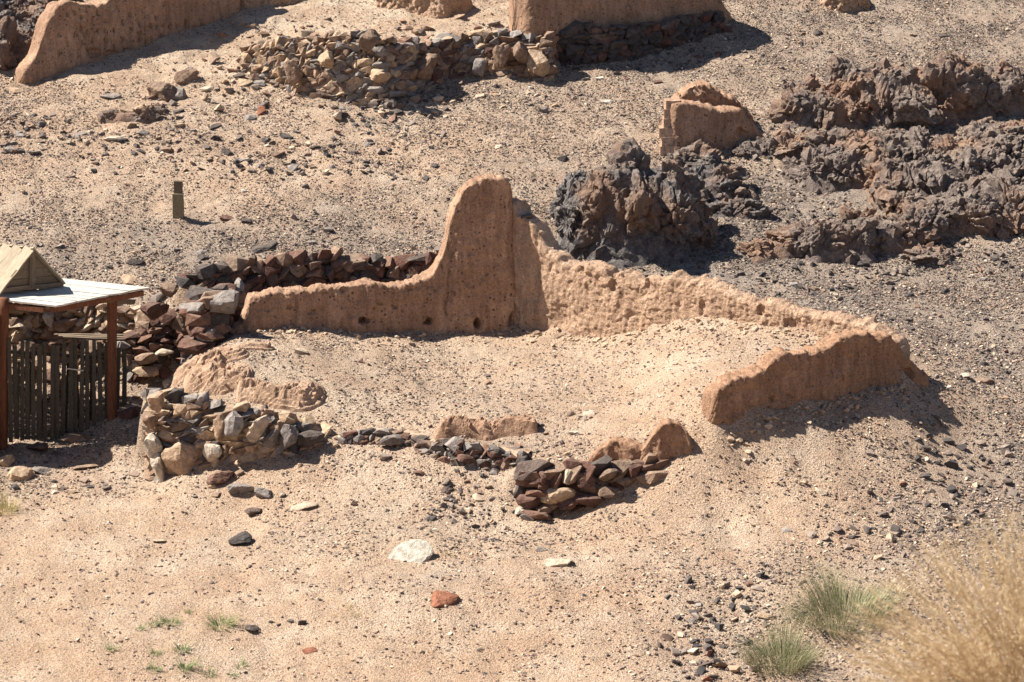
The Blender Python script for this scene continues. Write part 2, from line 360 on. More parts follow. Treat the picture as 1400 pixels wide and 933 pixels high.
def leaf_material(name, c0, c1, c2=None):
    m, t, b = mk(name); geo = N(t, 'ShaderNodeNewGeometry')
    base = ramp(t, geo.outputs['Random Per Island'], [(0, c0), (.6, c1), (1, c2 or c1)])
    t.links.new(base, b.inputs['Base Color']); b.inputs['Roughness'].default_value = .7
    tr = N(t, 'ShaderNodeBsdfTranslucent'); t.links.new(base, tr.inputs[0])
    ms = N(t, 'ShaderNodeMixShader'); ms.inputs[0].default_value = .35
    out = t.nodes['Material Output']; t.links.new(b.outputs[0], ms.inputs[1]); t.links.new(tr.outputs[0], ms.inputs[2]); t.links.new(ms.outputs[0], out.inputs[0])
    return m
M_grass = leaf_material('olive_grass', (.13, .145, .07), (.30, .30, .16), (.60, .53, .36))
M_green = leaf_material('green_grass', (.10, .17, .06), (.18, .27, .09), (.32, .38, .18))
M_dry = leaf_material('golden_dry_grass', (.46, .32, .18), (.68, .53, .33), (.82, .71, .50))
M_yel = leaf_material('yellow_grass', (.30, .27, .10), (.45, .38, .17), (.55, .46, .25))

# ---------------------------------------------------------------- crags folded into the ground height
# (u, v of the foot, width px, height m, depth behind the foot m, front steepness m)
CR_MID = [(800, 352, 70, 1.25, 1.8, .6), (850, 368, 90, 1.6, 2.4, .7), (900, 362, 90, 1.3, 2.3, .6), (940, 345, 60, .55, 1.6, .5), (950, 285, 110, .5, 1.2, .5), (1005, 300, 60, .25, .8, .3), (955, 238, 70, .3, .8, .3)]
CR_RT = [(1130, 175, 110, .55, 1.3, .3), (1190, 165, 90, .85, 1.6, .25), (1250, 170, 110, 1.0, 1.6, .22), (1320, 165, 90, 1.05, 1.6, .25), (1380, 160, 80, .6, 1.6, .4),
         (1100, 225, 90, .35, 1.4, .4), (1160, 260, 120, .55, 1.6, .4), (1230, 245, 130, .5, 1.8, .5), (1250, 290, 110, .7, 1.6, .3), (1330, 260, 150, .5, 2.2, .5), (1400, 240, 120, .5, 2.4, .5),
         (1300, 330, 120, .6, 1.5, .3), (1380, 320, 120, .6, 1.8, .4), (1145, 365, 100, .6, 1.3, .35), (1200, 350, 110, .5, 1.2, .3), (1060, 360, 60, .28, .7, .3), (1450, 300, 150, .5, 2, .5)]
CR_RT += [(1180, 215, 120, .4, 1.0, .3), (1400, 215, 80, .4, 1.4, .4), (1360, 290, 90, .45, 1.2, .35), (1100, 250, 60, .3, .9, .3), (1010, 285, 50, .22, .7, .3), (1040, 215, 50, .25, .7, .25), (1270, 365, 60, .18, .8, .3), (1090, 335, 60, .18, .7, .3)]
CR_TL = [(20, 92, 90, .6, 1.8, .4), (60, 60, 50, .6, 1.4, .3), (-50, 90, 120, .7, 2, .5), (20, 30, 130, .5, 2, .5)]
CR_UP = [(170, 168, 70, .16, .5, .2), (205, 160, 30, .14, .4, .15)]
def crag_height(x, y, blobs):
    h = np.zeros_like(x)
    wx = x + .22 * fbm(x * 1.4, y * 1.4, s=55, o=3); wy = y + .2 * fbm(x * 1.4, y * 1.4, s=77, o=3)
    for (c, p, wd, ht, dp, fr) in blobs:
        sx = np.abs(wx - c[0]) / (wd * .5)
        dy = wy - c[1]
        side = 1 - sstep(.55, 1.15, sx)
        f = sstep(0, fr, dy) * (1 - sstep(dp * .35, dp, dy))
        h = np.maximum(h, ht * side * f)
    return h
def prep(blobs):
    out = []
    for (u, v, wpx, ht, dp, fr) in blobs:
        p = gp(u, v); out.append(((p.x, p.y), 0, wpx * mpp(p.y, p.z), ht, dp, fr))
    return out
B_MID, B_RT, B_TL, B_UP = prep(CR_MID), prep(CR_RT), prep(CR_TL), prep(CR_UP)
# dry stone retaining walls: (u, v of the top, v of the foot); the ground is banked up behind them
RW = {
 'corner': ([(194, 540, 658), (222, 543, 656), (265, 552, 645), (340, 564, 641), (395, 574, 629), (437, 584, 613), (462, 592, 605)], .22),
 'middle': ([(455, 597, 608), (520, 592, 610), (560, 600, 613), (580, 606, 622), (620, 610, 640), (660, 618, 642), (715, 624, 650)], .08),
 'ragged': ([(706, 640, 690), (745, 648, 706), (790, 646, 694), (830, 640, 676), (870, 637, 658), (894, 634, 648)], .04),
 'back': ([(245, 384, 430), (290, 368, 430), (340, 360, 422), (400, 355, 415), (450, 350, 410), (492, 354, 408), (540, 364, 405), (610, 350, 400)], .12),
 'cobbled': ([(325, 72, 100), (385, 58, 122), (420, 54, 134), (470, 48, 142), (520, 54, 144), (558, 60, 138)], .35),
 'bouldered': ([(560, 60, 136), (600, 58, 116), (640, 48, 104), (690, 46, 106), (750, 52, 112)], .3),
 'footing': ([(722, 42, 92), (780, 40, 93), (850, 40, 86), (920, 34, 68), (985, 24, 46)], .08),
 'rubble': ([(172, 462, 535), (205, 446, 524), (240, 424, 505), (280, 408, 484), (325, 396, 455)], .5),
 'shelter': ([(-60, 412, 500), (20, 412, 500), (60, 414, 495), (110, 418, 492), (165, 425, 490), (200, 432, 490)], .15),
}
RW['low_end'] = ([(940, 598, 616), (952, 575, 606), (964, 552, 600), (976, 538, 598), (988, 527, 598), (1005, 521, 598), (1050, 505, 592), (1090, 487, 583), (1150, 480, 574), (1225, 474, 552)], .34)
RW['stubs'] = ([(796, 629, 637), (815, 613, 638), (845, 600, 638), (878, 606, 634), (893, 588, 630), (915, 576, 627), (932, 582, 624), (944, 603, 620)], .12)
RWP = {}
for kk, (st, lean) in RW.items():
    bb = [gp(u, b) for (u, a, b) in st]; tt = [at(u, a, p.y + lean) for (u, a, b), p in zip(st, bb)]
    RWP[kk] = (bb, tt)

def xy0(u, v, Y): p = at(u, v, Y); return (p.x, p.y)
# ---------------------------------------------------------------- the ground sheet
X2, Y2 = np.meshgrid(GX, GY)
Z2 = bilin(LX, LY, LM, X2, Y2) + relief(X2, Y2) * np.clip(1 - (np.abs(X2) - 30) / 30, 0, 1)
Z2 = pitcut(X2, Y2, Z2)
for kk, (bb, tt) in RWP.items():                        # bank the ground up behind each retaining wall
    bx_ = np.array([p.x for p in bb]); by_ = np.array([p.y for p in bb]); tz_ = np.array([p.z for p in tt])
    yb = np.interp(X2, bx_, by_); zt_ = np.interp(X2, bx_, tz_)
    edge = sstep(bx_[0] - .25, bx_[0] + .05, X2) * (1 - sstep(bx_[-1] - .05, bx_[-1] + .25, X2))
    q = Y2 - yb - .12 - (tt[0].y - bb[0].y)
    tgt = zt_ - .04 - .42 * np.clip(q - .15, 0, 9) + .015 * fbm(X2 * 4, Y2 * 4, s=7)
    m_ = edge * sstep(0, .16, q)
    Z2 = np.where(m_ > 0, Z2 + m_ * np.clip(tgt - Z2, 0, 3), Z2)
for (a_, b_, hh_) in ((xy0(345, 455, 36.8), xy0(702, 450, 38.0), .05), (xy0(702, 450, 38.0), xy0(1235, 530, 33.6), .09), (xy0(975, 590, 31.75), xy0(1235, 530, 33.6), .03)):   # melted mud lying against the wall feet
    ax_, ay_ = a_; bx_, by_ = b_; L2 = (bx_ - ax_)**2 + (by_ - ay_)**2
    t_ = np.clip(((X2 - ax_) * (bx_ - ax_) + (Y2 - ay_) * (by_ - ay_)) / L2, 0, 1)
    dd_ = np.hypot(X2 - ax_ - t_ * (bx_ - ax_), Y2 - ay_ - t_ * (by_ - ay_))
    Z2 = Z2 + np.where(dd_ < 1.5, hh_ * np.exp(-(dd_ / .22)**1.3) * (1 + .9 * fbm(X2 * 3, Y2 * 3, s=12, o=2)), 0)
fine = (np.abs(X2) < 14) & (Y2 > 24) & (Y2 < 55)
GZ = Z2
for i, (u, v, g, d) in enumerate(ZN):
    p = gp(u, v); ZP[i] = (p.x, p.y, g, d)
ZA = np.array(ZP)
def zone(x, y):
    shp = np.shape(x); x = np.ravel(x); y = np.ravel(y)
    wsum = np.full(x.shape, 1e-7); g = wsum * .4; d = wsum * .6
    for (a, b, gg, dd) in ZA:
        q = np.exp(-((x - a)**2 + ((y - b) * 1.0)**2) / (2 * .95**2)) + 1e-9 / (1 + (x-a)**2 + (y-b)**2)
        wsum = wsum + q; g = g + q * gg; d = d + q * dd
    return (g / wsum).reshape(shp), (d / wsum).reshape(shp)
zg_c, zd_c = zone(*np.meshgrid(LX, LY))
zg = bilin(LX, LY, zg_c, X2, Y2); zd = bilin(LX, LY, zd_c, X2, Y2)
zg = np.clip(zg + .25 * fbm(X2 * .9, Y2 * 1.2, s=91, o=4), 0, 1)
pale = np.zeros_like(X2)
for (u, v, ru, amp) in ((530, 700, 90, .7), (420, 520, 120, .5), (640, 480, 120, .45), (520, 30, 200, .8), (660, 40, 90, .7), (330, 560, 70, .6), (240, 660, 60, .6), (790, 490, 90, .35), (960, 115, 60, .6), (700, 720, 50, .5), (520, 560, 140, .4), (300, 80, 120, .5), (620, 90, 120, .4)):
    p = gp(u, v); r = ru * mpp(p.y)
    pale = np.maximum(pale, amp * np.exp(-((X2 - p.x)**2 + (Y2 - p.y)**2) / (r * r)))
pale = pale * np.clip(.6 + fbm(X2 * 1.5, Y2 * 2.5, s=63, o=3), 0, 1.2)
me = mesh_np('ground', np.c_[X2.ravel(), Y2.ravel(), Z2.ravel()], gridfaces(len(GY), len(GX)), M_ground, True, {'grey': zg, 'pale': pale})
tag(link('ground', me), kind='structure')

def hull_mesh(seed, npts=17, flat=1.0, blocky=.5):
    r = random.Random(seed); bm = bmesh.new()
    for i in range(npts):
        v = Vector((r.gauss(0, 1), r.gauss(0, 1), r.gauss(0, 1))).normalized()
        mx = max(abs(v.x), abs(v.y), abs(v.z)); b = v / mx
        v = v.lerp(b * .86, blocky) * r.uniform(.85, 1.1)
        bm.verts.new(v)
    bmesh.ops.convex_hull(bm, input=bm.verts[:])
    for v in [v for v in bm.verts if not v.link_faces]: bm.verts.remove(v)
    for k in range(3):
        lo = min(v.co[k] for v in bm.verts); hi = max(v.co[k] for v in bm.verts)
        for v in bm.verts: v.co[k] = (v.co[k] - lo) / (hi - lo) - .5
    me = bpy.data.meshes.new('stone'); bm.to_mesh(me); bm.free(); return me
def sphere_np(sub):
    bm = bmesh.new(); bmesh.ops.create_icosphere(bm, subdivisions=sub, radius=1); bm.verts.ensure_lookup_table()
    v_ = np.array([v.co[:] for v in bm.verts]); f_ = np.array([[v.index for v in f.verts] for f in bm.faces]); bm.free(); return v_, f_
SPH4, SPH5 = sphere_np(4), sphere_np(5)
CHUNK = []
for i in range(10):
    q_ = hull_mesh(300 + i, 11 + i % 4, blocky=.8)
    CHUNK.append((np.array([v.co[:] for v in q_.vertices]), np.array([p_.vertices[:] for p_ in q_.polygons]))); bpy.data.meshes.remove(q_)
def crag(name, blobs, mat, label, cat, res=.028, seed=0, amp=1.0, pad=.35, chunks=1.0, step=0.0):
    xs0 = min(b[0][0] - b[2] * .75 for b in blobs) - pad; xs1 = max(b[0][0] + b[2] * .75 for b in blobs) + pad
    ys0 = min(b[0][1] for b in blobs) - pad; ys1 = max(b[0][1] + b[4] for b in blobs) + pad
    gx = np.arange(xs0, xs1, res); gy = np.arange(ys0, ys1, res)
    X, Y = np.meshgrid(gx, gy); base = H(X, Y)
    h = crag_height(X, Y, blobs) * (.9 if chunks >= 1 else 1.0)
    if step:
        q_ = h / step + .35 * fbm(X * 2.2, Y * 2.2, s=seed + 5, o=3); h = np.where(h > .01, (np.floor(q_) + sstep(.0, .45, q_ - np.floor(q_)) * .9 + .1 * (q_ - np.floor(q_))) * step, h).clip(0, 9) * sstep(0, .03, h)
    m = sstep(.02, .25, h)
    z = base + h
    c1, g1 = cells(X * 1.7 + .3 * fbm(X * 2, Y * 2, s=5), Y * 1.7, z * 1.3, 101 + seed, 1.6)
    c2, g2 = cells(X * 4.2, Y * 4.2 + .5 * X, z * 3.5, 131 + seed, 1.6)
    c3, g3 = cells(X * 10, Y * 10, z * 8, 151 + seed, 1.5)
    c4, g4 = cells(X * 22, Y * 22, z * 18, 171 + seed, 1.2)
    d = m * amp * (.4 if chunks >= 1 else 1.0) * (.20 * c1 + .085 * c2 + .04 * c3 + .016 * c4 - .10 * (1 - sstep(0, .12, g1)) - .06 * (1 - sstep(0, .15, g2)) - .02 * (1 - sstep(0, .2, g3)))
    z = base + h + d * (.3 + .5 * np.clip(h, 0, 1)) - .06 * (1 - sstep(.0, .06, h))
    # sideways pushes give ledges and overhangs
    Xd = X + m * amp * .10 * fbm(X * 3, Y * 3, z * 3, 7, 3); Yd = Y - m * amp * .14 * fbm(X * 3.5, Y * 3.5, z * 3.5, 191 + seed, 3)
    keep = (h > .004)
    k = keep[:-1, :-1] | keep[1:, :-1] | keep[:-1, 1:] | keep[1:, 1:]
    F = gridfaces(len(gy), len(gx))[k.ravel()]
    used, inv = np.unique(F, return_inverse=True)
    V = np.c_[Xd.ravel(), Yd.ravel(), z.ravel()][used]
    o0 = np.array([V[:, 0].mean(), V[:, 1].mean(), V[:, 2].min()])
    me = mesh_np(name, V - o0, inv.reshape(-1, 4), mat, False)
    o = tag(link(name, me, o0), label, cat)
    # broken angular pieces jutting from the crag, joined into one part
    rr = np.random.RandomState(900 + seed); cand = np.argwhere(h > .06); nk = min(int(len(cand) * res * res * 80 * chunks), 5000)
    if chunks >= 1:                                    # the solid bedrock masses
        BV, BF, bo = [], [], 0
        for (c, p_, wd, ht, dp, fr) in blobs:
            nn_ = max(2, int(round(wd / .55)))
            for q in range(nn_ * (2 if ht > .4 else 1)):
                row = q // nn_; cx_ = c[0] + ((q % nn_ + .5) / nn_ - .5) * wd * 1.0 + rr.normal() * .08; cy_ = c[1] + fr * .6 + row * min(.75, dp * .35) + rr.normal() * .1 + .12
                rx = wd / nn_ * rr.uniform(.55, .85); rz = ht * rr.uniform(.45, .85) * (1 if row == 0 else .85) + .05; ry = min(.6, dp * .32) * rr.uniform(.7, 1.1); rx *= 1.15; rz = min(rz, rx * 1.5)
                sv, sf = SPH5 if max(rx, rz) > .38 else SPH4
                d_ = sv; rad = np.full(len(d_), 1.3); pl = rr.normal(size=(16, 3)); pl /= np.linalg.norm(pl, axis=1)[:, None]; pc = rr.uniform(.55, .95, 16)
                for nm_, cc in zip(pl, pc):
                    t_ = d_ @ nm_; rad = np.where(t_ > .05, np.minimum(rad, cc / np.maximum(t_, .05)), rad)
                P_ = d_ * rad[:, None] * np.array((rx, ry, rz)) + np.array((cx_, cy_, float(H(cx_, cy_)) + max(rz * .25, ht * .55 - rz * .35)))
                px_, py_, pz_ = P_[:, 0], P_[:, 1], P_[:, 2]
                dd = .075 * cells(px_ * 2.3 + .6 * pz_, py_ * 2.3, pz_ * 2.8, seed + 400, 1.0)[0] + .036 * cells(px_ * 6, py_ * 6, pz_ * 7 + px_ * 2, seed + 410, 1.0)[0] + .016 * cells(px_ * 19, py_ * 19, pz_ * 15, seed + 420, 1.3)[0]
                g5 = cells(px_ * 2.0, py_ * 2.0, pz_ * 1.8, seed + 430)[1]; dd = dd - .10 * (1 - sstep(0, .10, g5)) + .02 * vnoise(px_ * 30, py_ * 30, pz_ * 30, 3)
                P_ = P_ + d_ * (dd * min(1, .5 + max(rx, rz)))[:, None]
                BV.append(P_ - o0); BF.append(sf + bo); bo += len(P_)
        tag(link('bedrock_mass', mesh_np('bedrock_mass', np.vstack(BV), np.vstack(BF), mat, False), parent=o), kind='stuff')
    pick = cand[rr.randint(0, len(cand), nk)]; VV, FF, off_ = [], [], 0
    for (j, i) in (pick if nk > 5 else []):
        sz = .03 + (.17 if chunks >= 1 else .08) * rr.rand()**2.5; hv, hf = CHUNK[rr.randint(len(CHUNK))]
        ex = Matrix(Euler((-.15 + rr.normal() * .22, .45 + rr.normal() * .22, .5 + rr.normal() * .3 + 1.57 * rr.randint(4))).to_matrix()) 
        Q = (hv * np.array((sz * rr.uniform(.6, 1.1), sz * rr.uniform(.7, 1.3), sz * rr.uniform(.7, 1.7)))) @ np.array(ex).T + np.array((Xd[j, i], Yd[j, i], z[j, i] - sz * .08)) - o0
        VV.append(Q); FF.append(hf + off_); off_ += len(Q)
    if nk > 5: tag(link('broken_rock', mesh_np('broken_rock', np.vstack(VV), np.vstack(FF), mat, False), parent=o), kind='stuff')
    return o
crag('rock_outcrop', B_MID, M_crag, 'dark craggy rock outcrop rising just behind the long lit mud wall', 'rock outcrop', seed=1)
crag('rock_outcrop', B_RT, M_crag2, 'broad jagged brown and black crags on the slope at the far right', 'rock outcrop', seed=9, res=.032)
crag('rock_outcrop', B_TL, M_crag, 'black rock outcrop behind the sloping end of the upper left mud wall', 'rock outcrop', seed=14, res=.035)
crag('rock_outcrop', B_UP, M_crag2, 'low dark rock ledge on the slope below the upper left wall', 'rock outcrop', seed=21, res=.025, amp=.6)

# ---------------------------------------------------------------- mud walls
def plane_hit(u, v, P0, P1):
    d = Vector(ray(u, v)); nrm = Vector((-(P1.y - P0.y), P1.x - P0.x, 0))
    o = Vector((0, 0, CAM_Z)); t = (Vector((P0.x, P0.y, 0)) - Vector((0, 0, 0))).dot(nrm) / d.dot(nrm)
    q = o + d * t
    dr = Vector((P1.x - P0.x, P1.y - P0.y)).normalized()
    return (q.x - P0.x) * dr.x + (q.y - P0.y) * dr.y, q.z
def mud_wall(label, P0, P1, tops, thick, mat, rough=.02, chunk=.0, seed=0, recess=(), cracks=(), strata=0.0, down=.35, batter=.15, ds=.025, crest=.03, parent=None, name='mud_wall', cap=1.0, ragged=0.0, cat='mud wall', lumps=0.0):
    P0 = Vector((P0[0], P0[1], 0)); P1 = Vector((P1[0], P1[1], 0))
    L = (P1 - P0).length; dr = (P1 - P0) / L; nr = Vector((-dr.y, dr.x, 0))
    if nr.y < 0: nr = -nr                             # away from the viewer
    sz = sorted(plane_hit(u, v, P0, P1) for (u, v) in tops)
    S = np.array([a for a, b in sz]); Zt = np.array([b for a, b in sz])
    s = np.arange(S[0], S[-1] + ds, ds); zt = np.interp(s, S, Zt)
    ker = np.array([1, 2, 1.]) / 4; zt[1:-1] = np.convolve(zt, ker, 'valid')
    zt = zt + crest * (fbm(s * 5, s * 0 + seed, s=seed, o=3)) + .014 * fbm(s * 9, s * 0 + seed, s=seed + 2, o=2) + .014 * fbm(s * 38, s * 0 + seed, s=seed + 6, o=2) + ragged * np.where(vnoise(s * 7, s * 0, s=seed + 3) > .25, -1, 0) * np.abs(vnoise(s * 3, s * 0, s=seed + 4))
    gx = P0.x + dr.x * s; gy = P0.y + dr.y * s
    zb = np.minimum(H(gx, gy), H(gx + nr.x * thick, gy + nr.y * thick)) - down
    dend = np.minimum(s - s[0], s[-1] - s); r_ = thick * .28
    ww = np.sqrt(np.clip(1 - (1 - np.clip(dend / r_, 0, 1))**2, 0, 1)); ww = np.maximum(ww, .02)
    hmax = float((zt - zb).max()); nf = int(hmax / .028) + 2; nc = 9; nb = max(4, int(hmax / .12))
    rows = []
    off, zz, nn, nz = [], [], [], []
    wT = thick * ww
    for k in range(nf):
        t = k / (nf - 1.0); off.append(-batter * (1 - t) * (zt - zb) * .5 + (thick - wT) / 2); zz.append(zb + (zt - zb - wT * .17 * cap) * t); nn.append(-1.0); nz.append(0.0)
    for k in range(1, nc):
        a = math.pi * k / nc
        off.append((thick - wT) / 2 + wT * .5 * (1 - math.cos(a))); zz.append(zt - wT * .17 * cap + wT * .17 * cap * math.sin(a)**.6); nn.append(-math.cos(a)); nz.append(math.sin(a))
    for k in range(nb):
        t = 1 - k / (nb - 1.0); off.append(batter * (1 - t) * (zt - zb) * .3 + (thick + wT) / 2); zz.append(zb + (zt - zb - wT * .17 * cap) * t); nn.append(1.0); nz.append(0.0)
    off = np.array(off); zz = np.array(zz); nn = np.array(nn)[:, None]; nz = np.array(nz)[:, None]
    Sx = np.broadcast_to(s, off.shape)
    x = P0.x + dr.x * Sx + nr.x * off; y = P0.y + dr.y * Sx + nr.y * off
    d = rough * fbm(x * 6, y * 6, zz * 5, seed + 5, 4) + rough * .8 * fbm(x * 1.5, y * 1.5, zz * 1.5, seed + 8, 2) * 1.5
    d = d + rough * .5 * vnoise(Sx * 11 + 2 * vnoise(Sx * 2, Sx * 0, zz, 5), Sx * 0, zz * 1.1, seed + 12) - rough * 1.1 * sstep(.35, .75, vnoise(Sx * 6, Sx * 0, zz * .6, seed + 15))   # rain runnels
    d = d - .022 * sstep(.10, .20, fbm(x * 1.5, y * 1.5, zz * 2.2, seed + 81, 4)) - .012 * sstep(.05, .12, fbm(x * 3.5, y * 3.5, zz * 4, seed + 83, 3))   # patches of fallen plaster
    d = d + (.5 * rough + .004) * vnoise(x * 20, y * 20, zz * 16, seed + 61) + (.25 * rough + .004) * vnoise(x * 36, y * 36, zz * 30, seed + 62)
    topz = sstep(.12, .0, zt - zz)                   # the crest is crumbled more than the faces
    c, g = cells(x * 10, y * 10, zz * 10, seed + 70, 1.2); d = d + topz * .018 * c + topz * .02 * vnoise(x * 9, y * 9, zz * 3, seed + 75)
    if chunk:
        c, g = cells(x * 22, y * 22, zz * 12, seed + 30, 1.3); d = d + chunk * (.4 * c - .3 * (1 - sstep(0, .2, g)))
        d = d + chunk * .5 * vnoise(x * 26, y * 26, zz * 14, seed + 34) + chunk * .7 * fbm(x * 5, y * 5, zz * 2.2, seed + 36, 3)
    if lumps:
        d = d + lumps * fbm(x * 2.5, y * 2.5, zz * 3, seed + 44, 2)
    if strata:
        d = d + strata * (np.abs(np.sin(zz * 36 + 2.2 * fbm(x * 2, y * 2, zz, seed + 50, 2))) - .5)
    front = (nn < -.3)
    for (u, v, ru, rv, dep) in recess:
        a, b = plane_hit(u, v, P0, P1); a1, _ = plane_hit(u + ru, v, P0, P1); _, b1 = plane_hit(u, v - rv, P0, P1)
        q = np.sqrt(((Sx - a) / (a1 - a))**2 + ((zz - b) / (b1 - b))**2)
        d = d - dep * front * (1 - sstep(.8, 1.1, q + .15 * vnoise(x * 15, y * 15, zz * 15, 3)))
    for (u0, v0, u1, v1, wd, dep) in cracks:
        a0, b0 = plane_hit(u0, v0, P0, P1); a1, b1 = plane_hit(u1, v1, P0, P1)
        tt = np.clip((zz - b0) / (b1 - b0), 0, 1); sa = a0 + (a1 - a0) * tt + .03 * vnoise(zz * 6, zz * 0, s=5)
        inside = ((zz - b0) / (b1 - b0) > 0) & ((zz - b0) / (b1 - b0) < 1)
        d = d - dep * front * inside * (1 - sstep(wd * .4, wd, np.abs(Sx - sa)))
    x = x + nr.x * nn * d; y = y + nr.y * nn * d; zz = zz + nz * d
    V = np.c_[x.ravel(), y.ravel(), zz.ravel()]
    o0 = np.array([gx.mean(), gy.mean(), float(zb.min())])
    F = gridfaces(off.shape[0], off.shape[1])[:, ::-1] if dr.x > 0 else gridfaces(off.shape[0], off.shape[1])
    nx = off.shape[1]; ny = off.shape[0]
    caps = []
    for i in (0, nx - 1):                              # close both ends
        for k in range(ny // 2 - 1): caps.append((k * nx + i, (k + 1) * nx + i, (ny - 2 - k) * nx + i, (ny - 1 - k) * nx + i))
    F = np.vstack([F, np.array(caps)])
    me = mesh_np(name, V - o0, F, mat, True)
    o = link(name, me, o0)
    if label: tag(o, label, cat)
    return o
def xy(u, v, Y): p = at(u, v, Y); return (p.x, p.y)
A_ = xy(345, 455, 36.8); C_ = xy(702, 450, 38.0); D_ = xy(1235, 530, 33.6); E_ = xy(975, 590, 31.75)
mud_wall('tan rammed mud wall whose tall rounded peak stands at the inner corner', A_, C_,
  [(303, 458), (318, 450), (330, 440), (338, 424), (342, 407), (370, 399), (420, 396), (455, 391), (500, 387), (530, 388), (555, 388), (575, 382), (592, 373), (604, 355), (612, 330), (617, 300), (624, 277), (634, 260), (648, 248), (668, 242), (688, 242), (697, 248), (701, 262), (704, 290)],
  .36, M_clay, rough=.018, seed=2, recess=((495, 438, 5, 5, .2), (502, 439, 4, 3, .1), (586, 439, 4, 5, .2), (581, 441, 3, 2.5, .1), (649, 439, 5, 7, .25), (697, 438, 5, 14, .25), (375, 432, 2, 2, .03), (430, 425, 2, 2, .03), (455, 405, 3, 2, .03), (550, 425, 2, 2, .03), (660, 300, 2, 2, .03), (645, 390, 2, 2, .03), (680, 350, 2, 2, .03), (620, 400, 2, 3, .03), (470, 397, 5, 4, .05), (560, 395, 5, 3, .04), (395, 420, 3, 3, .04), (520, 415, 3, 2, .04), (540, 420, 3, 3, .04), (640, 345, 3, 3, .03)),
  cracks=((612, 370, 608, 430, .02, .04), (400, 400, 404, 440, .012, .02), (697, 255, 697, 440, .012, .02)), ds=.02)
CD_top = [(692, 276), (701, 280), (706, 290), (718, 298), (728, 308), (736, 322), (750, 340), (768, 357), (800, 362), (822, 369), (834, 379), (846, 371), (862, 377), (872, 386), (884, 378), (900, 384), (915, 376), (935, 382), (960, 385), (985, 395), (1010, 405), (1030, 413), (1060, 413), (1080, 421), (1110, 431), (1130, 430), (1150, 438), (1165, 441), (1178, 437), (1188, 447), (1205, 455), (1222, 468), (1232, 490)]
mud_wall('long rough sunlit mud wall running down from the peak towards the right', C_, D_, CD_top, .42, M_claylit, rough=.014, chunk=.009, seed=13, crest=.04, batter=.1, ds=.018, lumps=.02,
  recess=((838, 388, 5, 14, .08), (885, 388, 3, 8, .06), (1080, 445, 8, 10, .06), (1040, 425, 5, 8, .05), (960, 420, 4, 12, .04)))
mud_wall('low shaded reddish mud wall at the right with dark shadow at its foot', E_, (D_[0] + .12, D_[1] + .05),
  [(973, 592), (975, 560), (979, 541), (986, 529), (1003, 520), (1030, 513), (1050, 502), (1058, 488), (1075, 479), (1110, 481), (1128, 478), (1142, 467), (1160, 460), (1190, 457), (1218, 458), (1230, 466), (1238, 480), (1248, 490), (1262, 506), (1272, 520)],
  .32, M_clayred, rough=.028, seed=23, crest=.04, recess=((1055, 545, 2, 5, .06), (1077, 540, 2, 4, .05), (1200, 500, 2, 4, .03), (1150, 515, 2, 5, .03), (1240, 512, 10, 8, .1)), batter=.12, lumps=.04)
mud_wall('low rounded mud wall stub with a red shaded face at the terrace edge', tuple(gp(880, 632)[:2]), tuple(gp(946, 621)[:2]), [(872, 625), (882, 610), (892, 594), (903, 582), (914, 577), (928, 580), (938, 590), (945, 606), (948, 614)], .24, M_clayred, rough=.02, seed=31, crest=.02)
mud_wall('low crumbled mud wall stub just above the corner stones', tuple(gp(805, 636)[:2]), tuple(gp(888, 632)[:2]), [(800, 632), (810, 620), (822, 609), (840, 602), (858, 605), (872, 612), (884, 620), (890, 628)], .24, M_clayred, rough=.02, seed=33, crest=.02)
# eroded clay ridges on the terrace's left edge
CL = M_claylit
crag('clay_mound', prep([(402, 558, 85, .20, .6, .2), (365, 554, 60, .19, .6, .2), (430, 554, 26, .13, .4, .1)]), CL, 'eroded clay mound with curved layers and a dark broken end on the terrace', 'clay mound', res=.02, seed=31, amp=.6, chunks=.4, step=.055)
crag('clay_mound', prep([(305, 545, 60, .19, .7, .2), (336, 550, 36, .18, .5, .16), (270, 535, 46, .15, .7, .2)]), CL, 'eroded layered clay mound sloping above the tall stone corner', 'clay mound', res=.02, seed=35, amp=.6, chunks=.4, step=.055)
crag('clay_mound', prep([(310, 500, 60, .16, .7, .3), (345, 480, 50, .10, .5, .3), (285, 515, 50, .18, .7, .3), (255, 520, 40, .14, .6, .3)]), CL, 'crumbling clay bank below the broken left end of the peaked wall', 'clay mound', res=.02, seed=37, amp=.6, chunks=.4, step=.045)
crag('clay_mound', prep([(642, 603, 80, .22, .6, .14), (695, 603, 60, .18, .6, .14), (725, 596, 40, .18, .5, .12)]), M_clay, 'worn reddish clay hummock in the middle of the terrace front', 'clay mound', res=.02, seed=39, amp=.6, chunks=.5)
# upper walls
pa = gp(30, 118); pb = gp(322, 16)
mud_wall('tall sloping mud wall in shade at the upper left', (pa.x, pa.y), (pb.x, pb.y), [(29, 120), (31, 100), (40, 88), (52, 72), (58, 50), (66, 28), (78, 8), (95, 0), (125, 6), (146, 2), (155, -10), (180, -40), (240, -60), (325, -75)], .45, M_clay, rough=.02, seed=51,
  recess=[(128, 72, 9, 7, .08), (150, 74, 10, 6, .08), (170, 70, 6, 5, .06)] + [(80 + 9.5 * i + 3 * math.sin(i * 7), 18 + 24 * j + 6 * math.sin(i * 3 + j) - .09 * i * (j - 1) * 9.5, 1.3, 4.0, .07) for i in range(22) for j in range(3) if (i * 7 + j * 5) % 4], cracks=((225, 0, 228, 50, .02, .04),), ds=.035)
pa = gp(722, 62); pb = gp(985, 62)
pa = gp(722, 90); pb = gp(985, 45); up_wall = ((pa.x, pa.y + .22), (pb.x, pb.y + .4))
